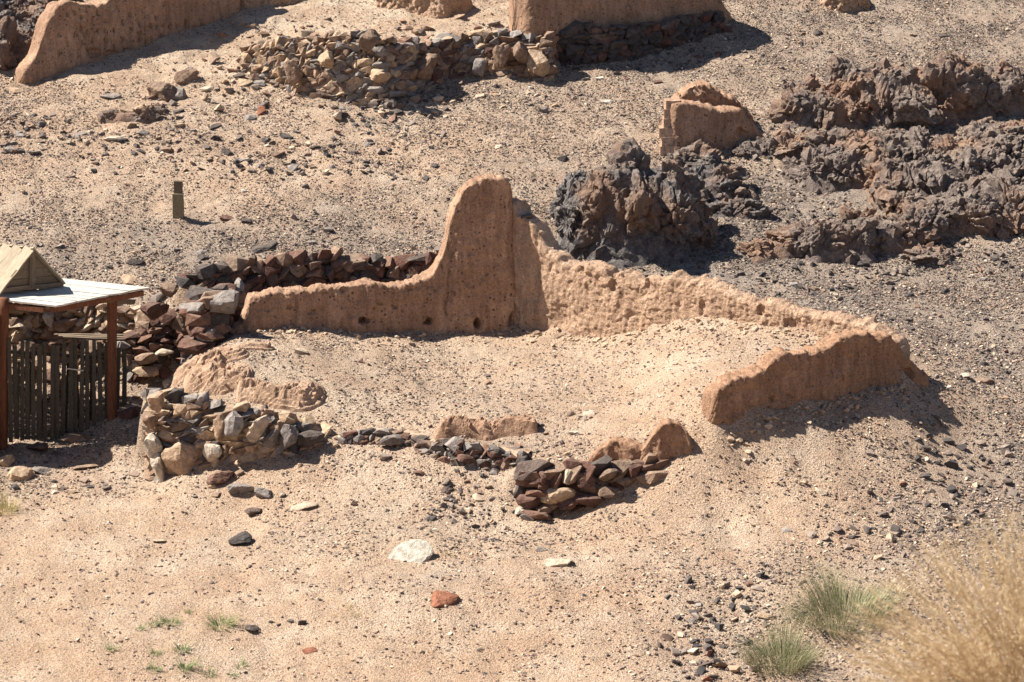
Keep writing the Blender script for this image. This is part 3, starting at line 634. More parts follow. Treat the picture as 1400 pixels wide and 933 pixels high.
mud_wall('high flat mud wall in shade above the shade-darkened stone footing at the top', up_wall[0], up_wall[1], [(712, 45), (713, -60), (730, -135), (800, -140), (850, -138), (890, -130), (930, -110), (960, -65), (978, -25), (992, 5), (1006, 24)], .7, M_clay, rough=.02, seed=57, down=.25, ds=.035)
p = gp(545, 12); q = gp(612, 25)
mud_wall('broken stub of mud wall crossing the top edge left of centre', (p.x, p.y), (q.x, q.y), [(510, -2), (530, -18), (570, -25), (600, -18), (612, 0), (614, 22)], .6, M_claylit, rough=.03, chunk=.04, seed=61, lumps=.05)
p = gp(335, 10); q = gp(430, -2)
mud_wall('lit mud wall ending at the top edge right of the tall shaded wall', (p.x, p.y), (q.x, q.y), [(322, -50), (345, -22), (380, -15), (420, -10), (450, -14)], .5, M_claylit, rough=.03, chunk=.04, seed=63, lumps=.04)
p = gp(615, 22); q = gp(650, 10)
mud_wall('small rounded mud stump at the top edge near the centre', (p.x, p.y), (q.x, q.y), [(608, 5), (620, -12), (640, -12), (650, 5)], .4, M_claylit, rough=.03, chunk=.03, seed=64, lumps=.04)
p = gp(1125, 12); q = gp(1190, 15)
mud_wall('brown mud lump at the top edge on the right', (p.x, p.y), (q.x, q.y), [(1120, 10), (1135, -10), (1160, -18), (1185, -5), (1192, 10)], .6, M_claylit, rough=.04, chunk=.05, seed=65, lumps=.08)

# small square ruin on the slope, its left end showing brick courses
p = gp(921, 212); q = gp(1046, 200)
ruin = empty('mud_ruin', (p.x, p.y, p.z)); tag(ruin, 'small square mud brick ruin with shaded face above the middle outcrop', 'ruin')
wmesh = mud_wall(None, (p.x, p.y), (q.x, q.y), [(916, 160), (918, 142), (940, 140), (960, 143), (985, 149), (1003, 147), (1016, 151), (1026, 163), (1038, 176), (1050, 190)], .5, M_clay, rough=.02, seed=71, recess=((1010, 180, 5, 7, .08), (1018, 185, 6, 5, .06)), name='wall_face', ds=.03)
wmesh.location = Vector(wmesh.location) - Vector(ruin.location); wmesh.parent = ruin

# ---------------------------------------------------------------- stones
HULLS = [hull_mesh(100 + i, 13 + i % 5, blocky=.5 + .11 * (i % 5)) for i in range(14)]
PROTO = {}
def proto(mat, i):
    k = (mat, i % len(HULLS))
    if k not in PROTO:
        me = HULLS[k[1]].copy(); me.name = 'stone'; me.materials.append(SM[mat]); PROTO[k] = me
    return PROTO[k]
def cut_rock(seed, mat, sub=4, nplanes=11, rough=.05, flatz=1.0):
    """higher resolution rock: a sphere cut by random planes, then roughened"""
    r = np.random.RandomState(seed); bm = bmesh.new(); bmesh.ops.create_icosphere(bm, subdivisions=sub, radius=1)
    V = np.array([v.co[:] for v in bm.verts]); d = V / np.linalg.norm(V, axis=1)[:, None]
    rad = np.full(len(d), 1.25)
    pl = r.normal(size=(nplanes, 3)); pl /= np.linalg.norm(pl, axis=1)[:, None]; pc = r.uniform(.48, .95, nplanes)
    for nrm, c in zip(pl, pc):
        q = d @ nrm; rad = np.where(q > .05, np.minimum(rad, c / np.maximum(q, .05)), rad)
    P = d * rad[:, None]
    P = P * (1 + rough * (fbm(P[:, 0] * 3, P[:, 1] * 3, P[:, 2] * 3, seed, 4) + .6 * cells(P[:, 0] * 3, P[:, 1] * 3, P[:, 2] * 3, seed, 1.2)[0]))[:, None]
    lo, hi = P.min(0), P.max(0); P = (P - lo) / (hi - lo) - .5
    for v, c in zip(bm.verts, P): v.co = c
    me = bpy.data.meshes.new('stone'); bm.to_mesh(me); bm.free(); me.materials.append(mat if not isinstance(mat, str) else SM[mat]); return me
def put_stone(u, v, wpx, hpx, mat, label=None, group=None, rot=None, big=False, sink=.2, depth=None, seed=None, name='stone', cat='stone'):
    """(u, v) = middle of the stone in the photo; rests on the ground"""
    p = gp(u, v + hpx * .35); k = mpp(p.y, p.z); W = wpx * k
    D = depth if depth else W * rng.uniform(.6, .95)
    Hh = max(hpx * k / .95 - D * .38, hpx * k * .5)
    sd = seed if seed is not None else rng.randrange(10**6)
    me = cut_rock(sd, mat) if big else proto(mat, sd)
    rt = rot if rot is not None else (rng.uniform(-.2, .2), rng.uniform(-.2, .2), rng.uniform(-.5, .5))
    o = link(name, me, (p.x, p.y + D * .25, p.z + Hh * (.5 - sink)), None, rt, (W, D, Hh * 1.1))
    if label: tag(o, label, cat, group)
    return o

# ---------------------------------------------------------------- drystone walls
def drystone(label, st, size, mats, seed=0, lean=.12, fill=M_soil, depth=.26, jit=.25, maxn=290, name='stone_wall', down=.1, big_first=(), rows_jit=.3, aspect=1.6, fb=.16):
    """st: stations (u, v_top, v_bottom, Y)"""
    r = random.Random(seed)
    bot, top = RWP[st]
    cum = [0.0]
    for i in range(1, len(bot)): cum.append(cum[-1] + (Vector(bot[i][:2]) - Vector(bot[i-1][:2])).length)
    cum = np.array(cum); T = np.array([p[:] for p in top]); B = np.array([p[:] for p in bot])
    def P(s, t):
        a = np.array([np.interp(s, cum, T[:, k]) for k in range(3)]); b = np.array([np.interp(s, cum, B[:, k]) for k in range(3)])
        b[2] -= down
        return b + (a - b) * t
    root = empty(name, P(cum[-1] / 2, 0)); tag(root, label, 'stone wall'); root['wall_key'] = st
    o0 = np.array(root.location)
    cnt = 0; items = []
    hmax = max((P(s, 1) - P(s, 0))[2] for s in np.linspace(0, cum[-1], 30))
    z = 0.0
    while z < hmax:
        ch = size * r.uniform(.6, 1.15) / aspect
        s = r.uniform(-.1, .1)
        while s < cum[-1] + .05:
            wd = size * r.choice((.55, .7, .9, 1.1, 1.45)) * r.uniform(.85, 1.15)
            sc = s + wd / 2; hh = (P(sc, 1) - P(sc, 0))[2]; zc = z + ch / 2 + r.uniform(-1, 1) * ch * rows_jit
            if zc < hh * 1.0 + ch * .3 and hh > .03:
                items.append((sc, min(zc / hh, 1.02), wd, ch * r.uniform(.95, 1.35)))
            s += wd * .86
        z += ch * .78
    if len(items) > maxn: r.shuffle(items); items = items[:maxn]
    for (s, t, wd, ch) in items:
        c = P(s, t); e = 1e-2; dv = P(s + e, .5) - P(s - e, .5); ang = math.atan2(dv[1], dv[0])
        dp = depth * r.uniform(.8, 1.25)
        back = np.array((-math.sin(ang), math.cos(ang), 0)); back = back if back[1] > 0 else -back
        c = c + back * (dp * .5 - r.uniform(0, 1) * jit * .35 * wd) 
        m = r.choice(mats)
        link('stone', proto(m, r.randrange(99)), Vector(c - o0), root, (r.uniform(-.22, .12), r.uniform(-.25, .25), ang + r.uniform(-.25, .25)), (wd * 1.16, dp, ch * 1.25))
    if fb is None: return root
    # packed earth behind the stones
    ns = max(8, int(cum[-1] / .12)); V = []
    for i in range(ns + 1):
        s = cum[-1] * i / ns
        for t, back_ in ((-.15, fb - .04), (0, fb), (.25, fb + .02), (.5, fb + .04), (.75, fb + .06), (.9, fb + .09), (.92, fb + .4), (0, fb + .45)):
            c = P(s, t); e = 1e-2; dv = P(s + e, .5) - P(s - e, .5); ang = math.atan2(dv[1], dv[0]); bk = np.array((-math.sin(ang), math.cos(ang), 0)); bk = bk if bk[1] > 0 else -bk
            nzv = .045 * float(fbm(s * 5, t * 6, seed, o=2)); V.append(c + bk * (back_ + nzv) + np.array((0, 0, nzv)) - o0)
    F = gridfaces(ns + 1, 8)
    link('earth_fill', mesh_np('earth_fill', V, F, fill, True), (0, 0, 0), root)
    return root
def add_block(root, u, v, Y, wpx, hpx, mat, roty=0.0, depth=.3, label=None, seed=1, rotx=0, rotz=0, big=True):
    bb, tt = RWP[root['wall_key']]; Y = min(Y, 99) if False else float(np.interp(at(u, v, bb[len(bb)//2].y).x, [q.x for q in bb], [q.y for q in bb])) + .04
    p = at(u, v, Y); k = mpp(Y, p.z)
    me = cut_rock(seed, mat, sub=3, nplanes=16, rough=.04)
    o = link('stone', me, p - Vector(root.location), root, (rotx, roty, rotz), (wpx * k, depth, hpx * k))
    if label: o['label'] = label
    return o
W1 = drystone('tall dry stone retaining wall at the left front corner of the terrace',
  'corner', .24, ['tan', 'tan', 'grey', 'grey', 'brown', 'dark'], seed=3, lean=.25, depth=.32, jit=.5, fb=.04)
add_block(W1, 212, 548, 33.35, 24, 30, 'tan', .05, .35, 'squared tan block on the outer corner', 5, rotz=.3)
add_block(W1, 301, 585, 32.95, 20, 40, 'tan', .08, .18, 'upright smooth tan slab', 6, rotz=.1)
add_block(W1, 352, 585, 32.9, 24, 44, 'pale', .6, .2, 'leaning pale slab', 7, rotz=.3)
add_block(W1, 318, 583, 32.95, 28, 38, 'grey', .5, .25, None, 8)
add_block(W1, 372, 600, 32.85, 18, 34, 'grey', .5, .22, None, 9)
add_block(W1, 394, 598, 32.85, 26, 36, 'grey', .4, .25, None, 10)
add_block(W1, 425, 600, 32.85, 40, 24, 'dark', -.15, .25, 'long dark capping stone', 11)
add_block(W1, 246, 625, 32.85, 50, 46, 'tan', .5, .35, 'large pale boulder low in the wall', 12)
add_block(W1, 210, 612, 33.0, 26, 40, 'pale', .0, .3, None, 13)
add_block(W1, 216, 640, 32.9, 18, 50, 'pale', -.1, .3, None, 14)
add_block(W1, 205, 575, 33.2, 22, 24, 'brown', .0, .3, 'orange brown end stone', 15)
add_block(W1, 290, 620, 32.8, 28, 30, 'pale', .2, .3, None, 16)
W2 = drystone('low line of grey and red stones along the middle of the terrace front',
  'middle', .17, ['grey', 'grey', 'brown', 'red', 'dark'], seed=5, lean=.1, depth=.22, jit=.6, fb=.02)
add_block(W2, 715, 634, 31.8, 22, 20, 'dark', 0, .25, 'round black stone', 21)
add_block(W2, 638, 626, 32.0, 26, 12, 'red', 0, .2, 'flat pinkish slab', 22)
add_block(W2, 537, 602, 32.6, 40, 16, 'grey', .05, .25, None, 23)
W3 = drystone('short ragged corner of red brown stones casting a jagged shadow',
  'ragged', .29, ['red', 'brown', 'red', 'red', 'dark', 'brown'], seed=8, lean=.05, depth=.34, jit=1.6, fb=.06, fill=M_clayred)
add_block(W3, 762, 678, 31.25, 50, 28, 'tan', -.12, .35, 'projecting tan topped block', 31, rotz=.3)
add_block(W3, 735, 655, 31.5, 26, 26, 'red', 0, .3, None, 32)
add_block(W3, 778, 652, 31.5, 20, 22, 'pale', 0, .25, None, 33)
add_block(W3, 800, 655, 31.45, 30, 24, 'red', -.1, .4, None, 34, rotz=-.5)
add_block(W3, 835, 648, 31.6, 26, 20, 'brown', -.1, .4, None, 35, rotz=-.5)
add_block(W3, 868, 642, 31.75, 22, 18, 'red', -.1, .35, None, 36, rotz=-.5)
W4 = drystone('dark red retaining wall of rough blocks behind the peaked mud wall',
  'back', .27, ['red', 'brown', 'dark', 'red', 'dark', 'brown'], seed=12, lean=.12, depth=.4, jit=.5, fb=None)
W5b = drystone('darker stretch of the ruined stone wall with boulders under the upper mud wall end',
  'bouldered', .26, ['brown', 'tan', 'grey', 'red', 'brown'], seed=16, lean=.3, depth=.34, jit=.7, fb=.05)
W5 = drystone('cobbled pale stone wall across the slope below the upper ruins',
  'cobbled', .22, ['tan', 'brown', 'tan', 'brown', 'grey', 'grey'], seed=15, lean=.3, depth=.34, jit=.7, fb=.05)
add_block(W5, 505, 55, 47.1, 28, 32, 'brown', .2, .4, None, 41)
add_block(W5, 445, 82, 46.9, 24, 26, 'tan', 0, .4, None, 42)
add_block(W5, 520, 104, 46.7, 30, 18, 'tan', 0, .35, None, 43)
add_block(W5b, 684, 75, 47.6, 24, 36, 'brown', .4, .4, 'big leaning brown boulder', 44)
add_block(W5b, 712, 70, 47.6, 22, 28, 'brown', .1, .5, None, 45)
add_block(W5b, 655, 92, 47.6, 20, 26, 'grey', .1, .4, None, 46)
add_block(W5b, 735, 86, 47.3, 30, 42, 'tan', -.3, .5, 'tall eroded boulder at the right end', 47)
add_block(W5, 400, 100, 47.1, 30, 34, 'brown', .3, .5, None, 48)
add_block(W5b, 580, 90, 46.9, 30, 40, 'brown', .3, .5, None, 49)
W6 = drystone('stone footing coloured blackish for the shade of the high upper wall',
  'footing', .27, ['dark', 'dark', 'dark', 'red'], seed=18, lean=.1, depth=.3, jit=.3, fill=M_clayred)  # near-black stone colours carry the shade below the wall
W7 = drystone('broken stone wall under the shelter roof behind the picket gate',
  'shelter', .25, ['tan', 'tan', 'brown', 'pale'], seed=22, lean=.1, depth=.4, jit=.5)
W8 = drystone('shadowed rubble wall of red brown boulders right of the gate',
  'rubble', .25, ['red', 'brown', 'dark', 'grey', 'red'], seed=24, lean=.5, depth=.45, jit=.9, fb=None)
add_block(W8, 307, 413, 37.5, 42, 36, 'grey', 0, .5, 'large round grey boulder', 51)
add_block(W8, 248, 440, 37.0, 28, 26, 'brown', 0, .35, None, 52)
add_block(W8, 268, 441, 37.0, 20, 24, 'brown', 0, .35, None, 53)
add_block(W8, 212, 426, 37.0, 40, 26, 'red', 0, .4, None, 54)
add_block(W8, 200, 490, 36.3, 34, 18, 'brown', 0, .35, None, 55)
add_block(W8, 200, 508, 36.1, 36, 14, 'tan', 0, .35, None, 56)
add_block(W8, 225, 482, 36.5, 26, 10, 'pale', 0, .3, 'pale flat sunlit stone', 57)
add_block(W8, 232, 395, 38.1, 28, 24, 'brown', 0, .4, None, 58)
# ---------------------------------------------------------------- single stones the photo shows
ST = [ # u, v, w, h, kind, label, big
 (222, 122, 46, 40, 'brown', 'large broken brown rock jutting from the slope left of the cobbled wall', 1),
 (255, 102, 34, 30, 'brown', 'brown rock behind the large jutting one', 1),
 (196, 146, 36, 18, 'tan', 'low tan rock left of the large jutting one', 1),
 (244, 128, 20, 26, 'grey', 'dark grey rock pressed against the large jutting one', 1),
 (562, 760, 62, 46, 'white', 'large tilted white slab on the open ground below the terrace', 1),
 (606, 816, 44, 25, 'rust', 'rust red rounded flat stone below the white slab', 1),
 (763, 767, 42, 18, 'pale', 'low pale grey rock with dark underside right of the white slab', 1),
 (741, 751, 16, 8, 'grey', 'thin grey flake just left of the low pale grey rock', 0),
 (328, 735, 34, 28, 'dark', 'angular black brown block alone on the sand below the left wall', 1),
 (301, 652, 40, 30, 'red', 'broken dark red boulder fallen at the foot of the left wall', 1),
 (330, 667, 36, 26, 'grey', 'grey boulder lying against the dark red boulder', 1),
 (361, 672, 26, 24, 'grey', 'upright grey wedge stone right of the grey boulder', 1),
 (346, 698, 26, 20, 'dark', 'dark pointed stone below the grey boulders', 1),
 (416, 689, 40, 18, 'pale', 'long cream coloured block tilted on the slope', 1),
 (217, 739, 20, 9, 'pale', 'thin pale flake on the left sand', 0),
 (1126, 671, 26, 13, 'pale', 'cream stone alone on the sand below the right wall', 1),
 (345, 860, 21, 15, 'dark', 'black stone beside the right green sprig', 1),
 (413, 479, 22, 14, 'pale', 'small square pale block on the terrace left side', 0),
 (736, 454, 18, 12, 'brown', 'brown lump at the foot of the inner wall corner', 1),
 (764, 457, 16, 8, 'brown', 'flat brown lump where the wall shadow ends', 0),
 (573, 645, 20, 11, 'red', 'reddish oval stone below the low stone line', 1),
 (612, 669, 16, 12, 'dark', 'dark cluster stone right of the reddish oval one', 0),
 (484, 689, 10, 9, 'red', 'tiny dark red stone on the pale streaks', 0),
 (716, 697, 30, 16, 'pale', 'cream slab in front of the stone corner', 1),
 (781, 565, 12, 10, 'brown', 'small brown cube on the terrace', 0),
 (806, 564, 20, 8, 'pale', 'flat pale flake beside the small brown cube', 0),
 (784, 591, 16, 8, 'pale', 'small pale brick shaped stone on the terrace front', 0),
 (776, 620, 10, 8, 'tan', 'tiny tan pebble behind the round black stone', 0),
 (965, 541, 22, 7, 'dark', 'flat dark flake left of the low shaded wall end', 0),
 (906, 632, 14, 11, 'grey', 'grey knob past the end of the corner stones', 0),
 (1319, 512, 18, 12, 'pale', 'pale stone right of the low shaded wall', 1),
 (1346, 518, 30, 14, 'brown', 'brown stone beside the pale one on the right slope', 1),
 (966, 928, 18, 14, 'rust', 'rust red stone cut by the bottom edge', 1),
 (963, 907, 20, 11, 'dark', 'dark stone above the rust red one at the bottom edge', 0),
 (1048, 841, 28, 12, 'tan', 'long tan stone above the lower grass tuft', 1),
 (1098, 838, 12, 8, 'dark', 'small dark stone between the two grass tufts', 0),
 (1165, 742, 28, 9, 'brown', 'flat pinkish slab partly sunk in sand on the right', 1),
 (1167, 733, 20, 8, 'dark', 'dark flake resting above the pinkish slab', 0),
 (1075, 724, 18, 8, 'grey', 'grey splinter on the sand at the lower right', 0),
 (423, 888, 22, 9, 'rust', 'orange brown shard at the bottom left of centre', 0),
 (413, 851, 12, 10, 'dark', 'dark rounded pebble with a neighbour to its left', 0),
 (397, 849, 10, 6, 'dark', 'small dark pebble left of the rounded one', 0),
 (26, 646, 36, 30, 'tan', 'rounded tan boulder in front of the left gate post', 1),
 (56, 642, 30, 14, 'grey', 'smooth grey oval stone right of the tan boulder', 1),
 (5, 628, 24, 24, 'tan', 'tan stone at the left edge under the gate post', 1),
 (50, 610, 40, 18, 'red', 'dark red stone in shade under the gate bottom', 1),
 (105, 595, 50, 20, 'brown', 'long flat brown slab in shade under the gate bottom', 1),
 (176, 562, 34, 28, 'red', 'dark red boulder in shade right of the gate', 1),
 (115, 638, 40, 12, 'brown', 'flat stone lying in the gate shadow', 1),
 (310, 297, 22, 12, 'red', 'rusty brown stone near the wooden stake', 1),
 (339, 300, 20, 13, 'dark', 'blue black stone right of the rusty brown one', 1),
 (335, 260, 13, 7, 'white', 'small white block right of the wooden stake', 0),
 (769, 215, 16, 13, 'dark', 'dark rounded stone alone above the middle outcrop', 1),
 (735, 324, 18, 22, 'tan', 'tan clod leaning on the mud wall top by the peak', 1),
 (721, 297, 18, 12, 'brown', 'brown clod on the wall top right beside the peak', 1),
 (829, 138, 20, 9, 'white', 'bright white stone on the upper slope', 0),
 (820, 105, 14, 7, 'white', 'white stone just below the big upper shadow', 0),
 (983, 73, 10, 10, 'red', 'red stone at the edge of the big upper shadow', 0),
 (900, 111, 12, 10, 'red', 'dark red stone on the upper slope left of the square ruin', 0),
 (935, 84, 14, 12, 'grey', 'round grey stone inside the big upper shadow', 0),
 (466, 155, 22, 13, 'dark', 'dark slab below the cobbled wall', 0),
 (543, 152, 16, 13, 'dark', 'dark pointed stone below the cobbled wall centre', 0),
 (295, 187, 16, 12, 'dark', 'black stone in the scree left of the taller black one', 0),
 (310, 206, 18, 16, 'dark', 'taller black stone at the middle of the scree band', 1),
 (392, 185, 20, 13, 'dark', 'dark flat topped stone in the scree right part', 1),
 (58, 168, 20, 14, 'grey', 'grey stone at the left of the scree band', 1),
 (157, 187, 34, 13, 'pale', 'pale cream and brown block in the scree band', 1),
 (358, 150, 14, 18, 'rust', 'reddish stone standing in the upper scree', 0),
 (151, 131, 30, 12, 'grey', 'pair of leaning grey flakes below the tall upper wall shadow', 0),
 (282, 120, 20, 13, 'pale', 'pale tilted flake right of the small jutting rock', 0),
 (22, 122, 22, 12, 'tan', 'tan stone at the foot of the upper left wall end', 1),
 (1300, 132, 14, 9, 'tan', 'tan stone among the crags under the overhang', 0),
 (360, 335, 36, 13, 'dark', 'wide black stone on the slope above the red retaining wall', 1),
 (275, 350, 20, 14, 'dark', 'black stone on the left slope above the retaining wall', 1),
 (185, 357, 24, 14, 'dark', 'black stone above the boards of the shelter', 1),
 (175, 380, 30, 16, 'tan', 'tan rounded boulder just above the shelter roof', 1),
 (1280, 514, 9, 9, 'grey', 'small grey cap stone on the crumbled wall end', 0),
 (1092, 392, 12, 9, 'dark', 'small dark stone on the grey scree above the long wall', 0),
 (1140, 402, 14, 6, 'pale', 'small pale flake on the grey scree above the long wall', 0),
 (1347, 380, 16, 8, 'grey', 'grey block on the right hand scree', 0),
 (1346, 497, 12, 9, 'dark', 'black pebble on the right hand scree', 0),
 (480, 765 - 320, 10, 6, 'grey', 'tiny grey flake on the terrace near the wall foot', 0),
]
occupied = []
for i, (u, v, wp, hp, m, lab, big) in enumerate(ST):
    rt = None
    if 'white slab' in lab and 'tilted' in lab: rt = (.55, -.35, .35); hp = 24
    o = put_stone(u, v, wp, hp, m, lab, None, rt, bool(big), seed=700 + i, sink=.27)
    occupied.append((u, v, wp))
for (u, v, zup) in ((735, 335, 0), (721, 303, 0)): pass
# the clods by the peak lie on the wall, not on the ground
for lab, u, v in (('tan clod leaning on the mud wall top by the peak', 737, 323), ('brown clod on the wall top right beside the peak', 721, 297)):
    for o in col.objects:
        if o.get('label') == lab: o.location = at(u, v, 37.9 - (u - 702) / 533 * 3.7 + .2)

# loose stones in bands: each one is its own object
BANDS = [ # polygon-ish box list (u0,v0,u1,v1,count,wmin,wmax,kinds,label,group)
 (0, 150, 300, 215, 46, 9, 22, ['grey', 'dark', 'brown', 'grey'], 'loose grey stone in the scree band on the upper left slope', 'scree stones on the upper left slope'),
 (300, 140, 560, 235, 50, 8, 20, ['grey', 'dark', 'brown', 'grey', 'red'], 'loose stone in the scree fallen below the cobbled wall', 'scree stones below the cobbled wall'),
 (560, 110, 760, 160, 22, 8, 18, ['tan', 'grey', 'pale'], 'loose stone on the slope under the big leaning boulders', 'stones under the leaning boulders'),
 (330, 20, 720, 60, 34, 9, 24, ['tan', 'grey', 'pale', 'brown'], 'rubble stone on the bank top behind the cobbled wall', 'rubble stones on the upper bank'),
 (330, 60, 430, 120, 22, 10, 26, ['tan', 'grey', 'brown'], 'rubble stone at the left end of the cobbled wall', 'rubble at the cobbled wall left end'),
 (780, 70, 1000, 110, 16, 8, 16, ['dark', 'red', 'grey'], 'stone near the edge of the big upper shadow', 'stones near the big upper shadow'),
 (1000, 20, 1390, 80, 24, 7, 13, ['dark', 'grey', 'brown'], 'small dark stone on the top right slope', 'stones on the top right slope'),
 (1000, 380, 1400, 480, 30, 6, 13, ['dark', 'grey', 'grey'], 'small dark stone in the grey scree above the long wall', 'stones in the right hand scree'),
 (1200, 600, 1400, 700, 24, 6, 12, ['dark', 'grey', 'grey'], 'small dark stone in the gravel above the golden bush', 'stones above the golden bush'),
 (940, 800, 1100, 930, 22, 6, 12, ['dark', 'grey', 'grey'], 'small dark stone in the gravel beside the lower tuft', 'stones beside the lower grass tuft'),
 (250, 620, 450, 680, 18, 8, 18, ['grey', 'tan', 'brown'], 'fallen stone at the foot of the tall left corner wall', 'stones fallen from the left corner wall'),
 (600, 645, 740, 710, 18, 6, 13, ['grey', 'brown', 'red'], 'fallen stone left of the ragged corner', 'stones fallen by the ragged corner'),
 (0, 870 - 560, 240, 370, 16, 7, 14, ['dark', 'grey'], 'dark stone on the slope behind the shelter', 'stones on the slope behind the shelter'),
 (240, 310, 600, 350, 20, 7, 16, ['dark', 'grey', 'brown'], 'dark stone on the slope above the red retaining wall', 'stones above the red retaining wall'),
 (20, 640, 200, 690, 14, 7, 14, ['grey', 'tan'], 'flat stone along the edge of the gate shadow', 'stones along the gate shadow'),
 (205, 545, 330, 575, 16, 8, 16, ['grey', 'dark', 'grey'], 'grey capping rubble on top of the left corner wall', 'capping rubble on the left corner wall'),
 (560, 780, 900, 920, 14, 5, 9, ['dark', 'grey'], 'dark pebble scattered on the foreground sand', 'pebbles on the foreground sand'),
 (20, 760, 450, 925, 20, 5, 8, ['dark'], 'black pebble scattered on the bottom left sand', 'pebbles on the bottom left sand'),
]
ORD = ['leftmost', 'second', 'third', 'fourth', 'fifth', 'sixth', 'seventh', 'eighth', 'ninth', 'tenth', 'eleventh', 'twelfth', 'thirteenth', 'fourteenth', 'fifteenth', 'sixteenth', 'seventeenth', 'eighteenth', 'nineteenth', 'twentieth']
for (u0, v0, u1, v1, cnt, wa, wb, ks, lab, grp) in BANDS:
    made = []
    for i in range(int(cnt * .56)):
        u, v = rng.uniform(u0, u1), rng.uniform(v0, v1); wp = wa + (wb - wa) * rng.random()**1.6; m = rng.choice(ks)
        made.append((m, u, put_stone(u, v, wp, wp * rng.uniform(.45, .8), m, 'x', grp)))
    for m in set(ks):
        lst = sorted([q for q in made if q[0] == m], key=lambda q: q[1])
        for j, q in enumerate(lst):
            c = {'dark': 'black', 'tan': 'tan', 'pale': 'cream', 'grey': 'grey', 'brown': 'brown', 'red': 'dark red'}[m]
            q[2]['label'] = ('only %s stone' % c if len(lst) == 1 else 'leftmost %s stone' % c if j == 0 else 'rightmost %s stone' % c if j == len(lst) - 1 else '%s %s stone from the left' % (ORD[j], c)) + ' of the ' + grp

# ---------------------------------------------------------------- gravel: uncountable, instanced
def gravel(name, npts, smin, smax, label, seed, xr, yr, dens_pow=1.0, pw=2.2, pts=None, warm=0):
    r = np.random.RandomState(seed)
    if pts is None: x = r.uniform(xr[0], xr[1], npts); y = r.uniform(yr[0], yr[1], npts)
    else: x, y = pts[:, 0], pts[:, 1]; npts = len(x); dens_pow = 0
    vis = np.abs(x) < .2217 * 1.1 * (y * 1.04 + 1.5)
    g = bilin(LX, LY, zg_c, x, y); dn = bilin(LX, LY, zd_c, x, y)
    cl = .55 + .9 * fbm(x * 1.3, y * 1.8, s=seed, o=3)
    keep = vis & (r.rand(npts) < np.clip(dn * cl, .012, 1)**dens_pow)
    x, y, g = x[keep], y[keep], g[keep]; k = len(x)
    z = H(x, y)
    size = smin + (smax - smin) * r.rand(k)**(pw * 2)
    size *= np.clip(1 - .12 * (y - 34) / 14, .8, 1.1)
    sc = np.c_[size * r.uniform(.8, 1.5, k), size * r.uniform(.7, 1.1, k), size * r.uniform(.4, .8, k)]
    rot = np.c_[r.uniform(-.5, .5, k), r.uniform(-.5, .5, k), r.uniform(0, 6.28, k)]
    tone = np.where(r.rand(k) < .26 + .5 * g + (.4 if pts is not None else 0), r.rand(k)**1.2 * .5, .3 + .7 * r.rand(k))
    if warm: tone = .2 + .7 * r.rand(k) if warm == 1 else .74 + .12 * r.rand(k)
    me = bpy.data.meshes.new(name); me.vertices.add(k)
    me.vertices.foreach_set('co', np.c_[x, y, z + sc[:, 2] * .22].astype(np.float32).ravel())
    for nm, a, ty in (('iscale', sc, 'FLOAT_VECTOR'), ('irot', rot, 'FLOAT_VECTOR')):
        q = me.attributes.new(nm, ty, 'POINT'); q.data.foreach_set('vector', a.astype(np.float32).ravel())
    q = me.attributes.new('tone', 'FLOAT', 'POINT'); q.data.foreach_set('value', tone.astype(np.float32))
    me.update()
    o = link(name, me); tag(o, label, 'gravel', None, 'stuff')
    ng = bpy.data.node_groups.new('scatter_' + name, 'GeometryNodeTree')
    ng.interface.new_socket('Geometry', in_out='INPUT', socket_type='NodeSocketGeometry'); ng.interface.new_socket('Geometry', in_out='OUTPUT', socket_type='NodeSocketGeometry')
    gi = ng.nodes.new('NodeGroupInput'); go = ng.nodes.new('NodeGroupOutput')
    iop = ng.nodes.new('GeometryNodeInstanceOnPoints'); ci = ng.nodes.new('GeometryNodeCollectionInfo')
    ci.inputs['Collection'].default_value = PEB; ci.inputs['Separate Children'].default_value = True; ci.inputs['Reset Children'].default_value = True
    iop.inputs['Pick Instance'].default_value = True
    def na(nm):
        q = ng.nodes.new('GeometryNodeInputNamedAttribute'); q.data_type = 'FLOAT_VECTOR'; q.inputs['Name'].default_value = nm; return q.outputs['Attribute']
    ri = ng.nodes.new('FunctionNodeRandomValue'); ri.data_type = 'INT'; ri.inputs[4].default_value = 0; ri.inputs[5].default_value = 7
    L = ng.links
    L.new(gi.outputs[0], iop.inputs['Points']); L.new(ci.outputs[0], iop.inputs['Instance']); L.new(ri.outputs[2], iop.inputs['Instance Index'])
    L.new(na('irot'), iop.inputs['Rotation']); L.new(na('iscale'), iop.inputs['Scale']); L.new(iop.outputs[0], go.inputs[0])
    md = o.modifiers.new('scatter', 'NODES'); md.node_group = ng
    print(name, k); return o
PEB = bpy.data.collections.new('pebble_shapes')
for i in range(8):
    me = hull_mesh(500 + i, 9 + i % 3, blocky=.2); me.materials.append(M_gravel)
    PEB.objects.link(bpy.data.objects.new('pebble', me))
gravel('gravel', 1700000, .013, .05, 'fine mixed gravel covering the ground and slopes', 5, (-13, 13), (25, 53), .95, 1.5)
gravel('gravel', 60000, .04, .11, 'coarse grey gravel strewn over the slopes', 6, (-13, 13), (27, 53), 2.0, 1.8)
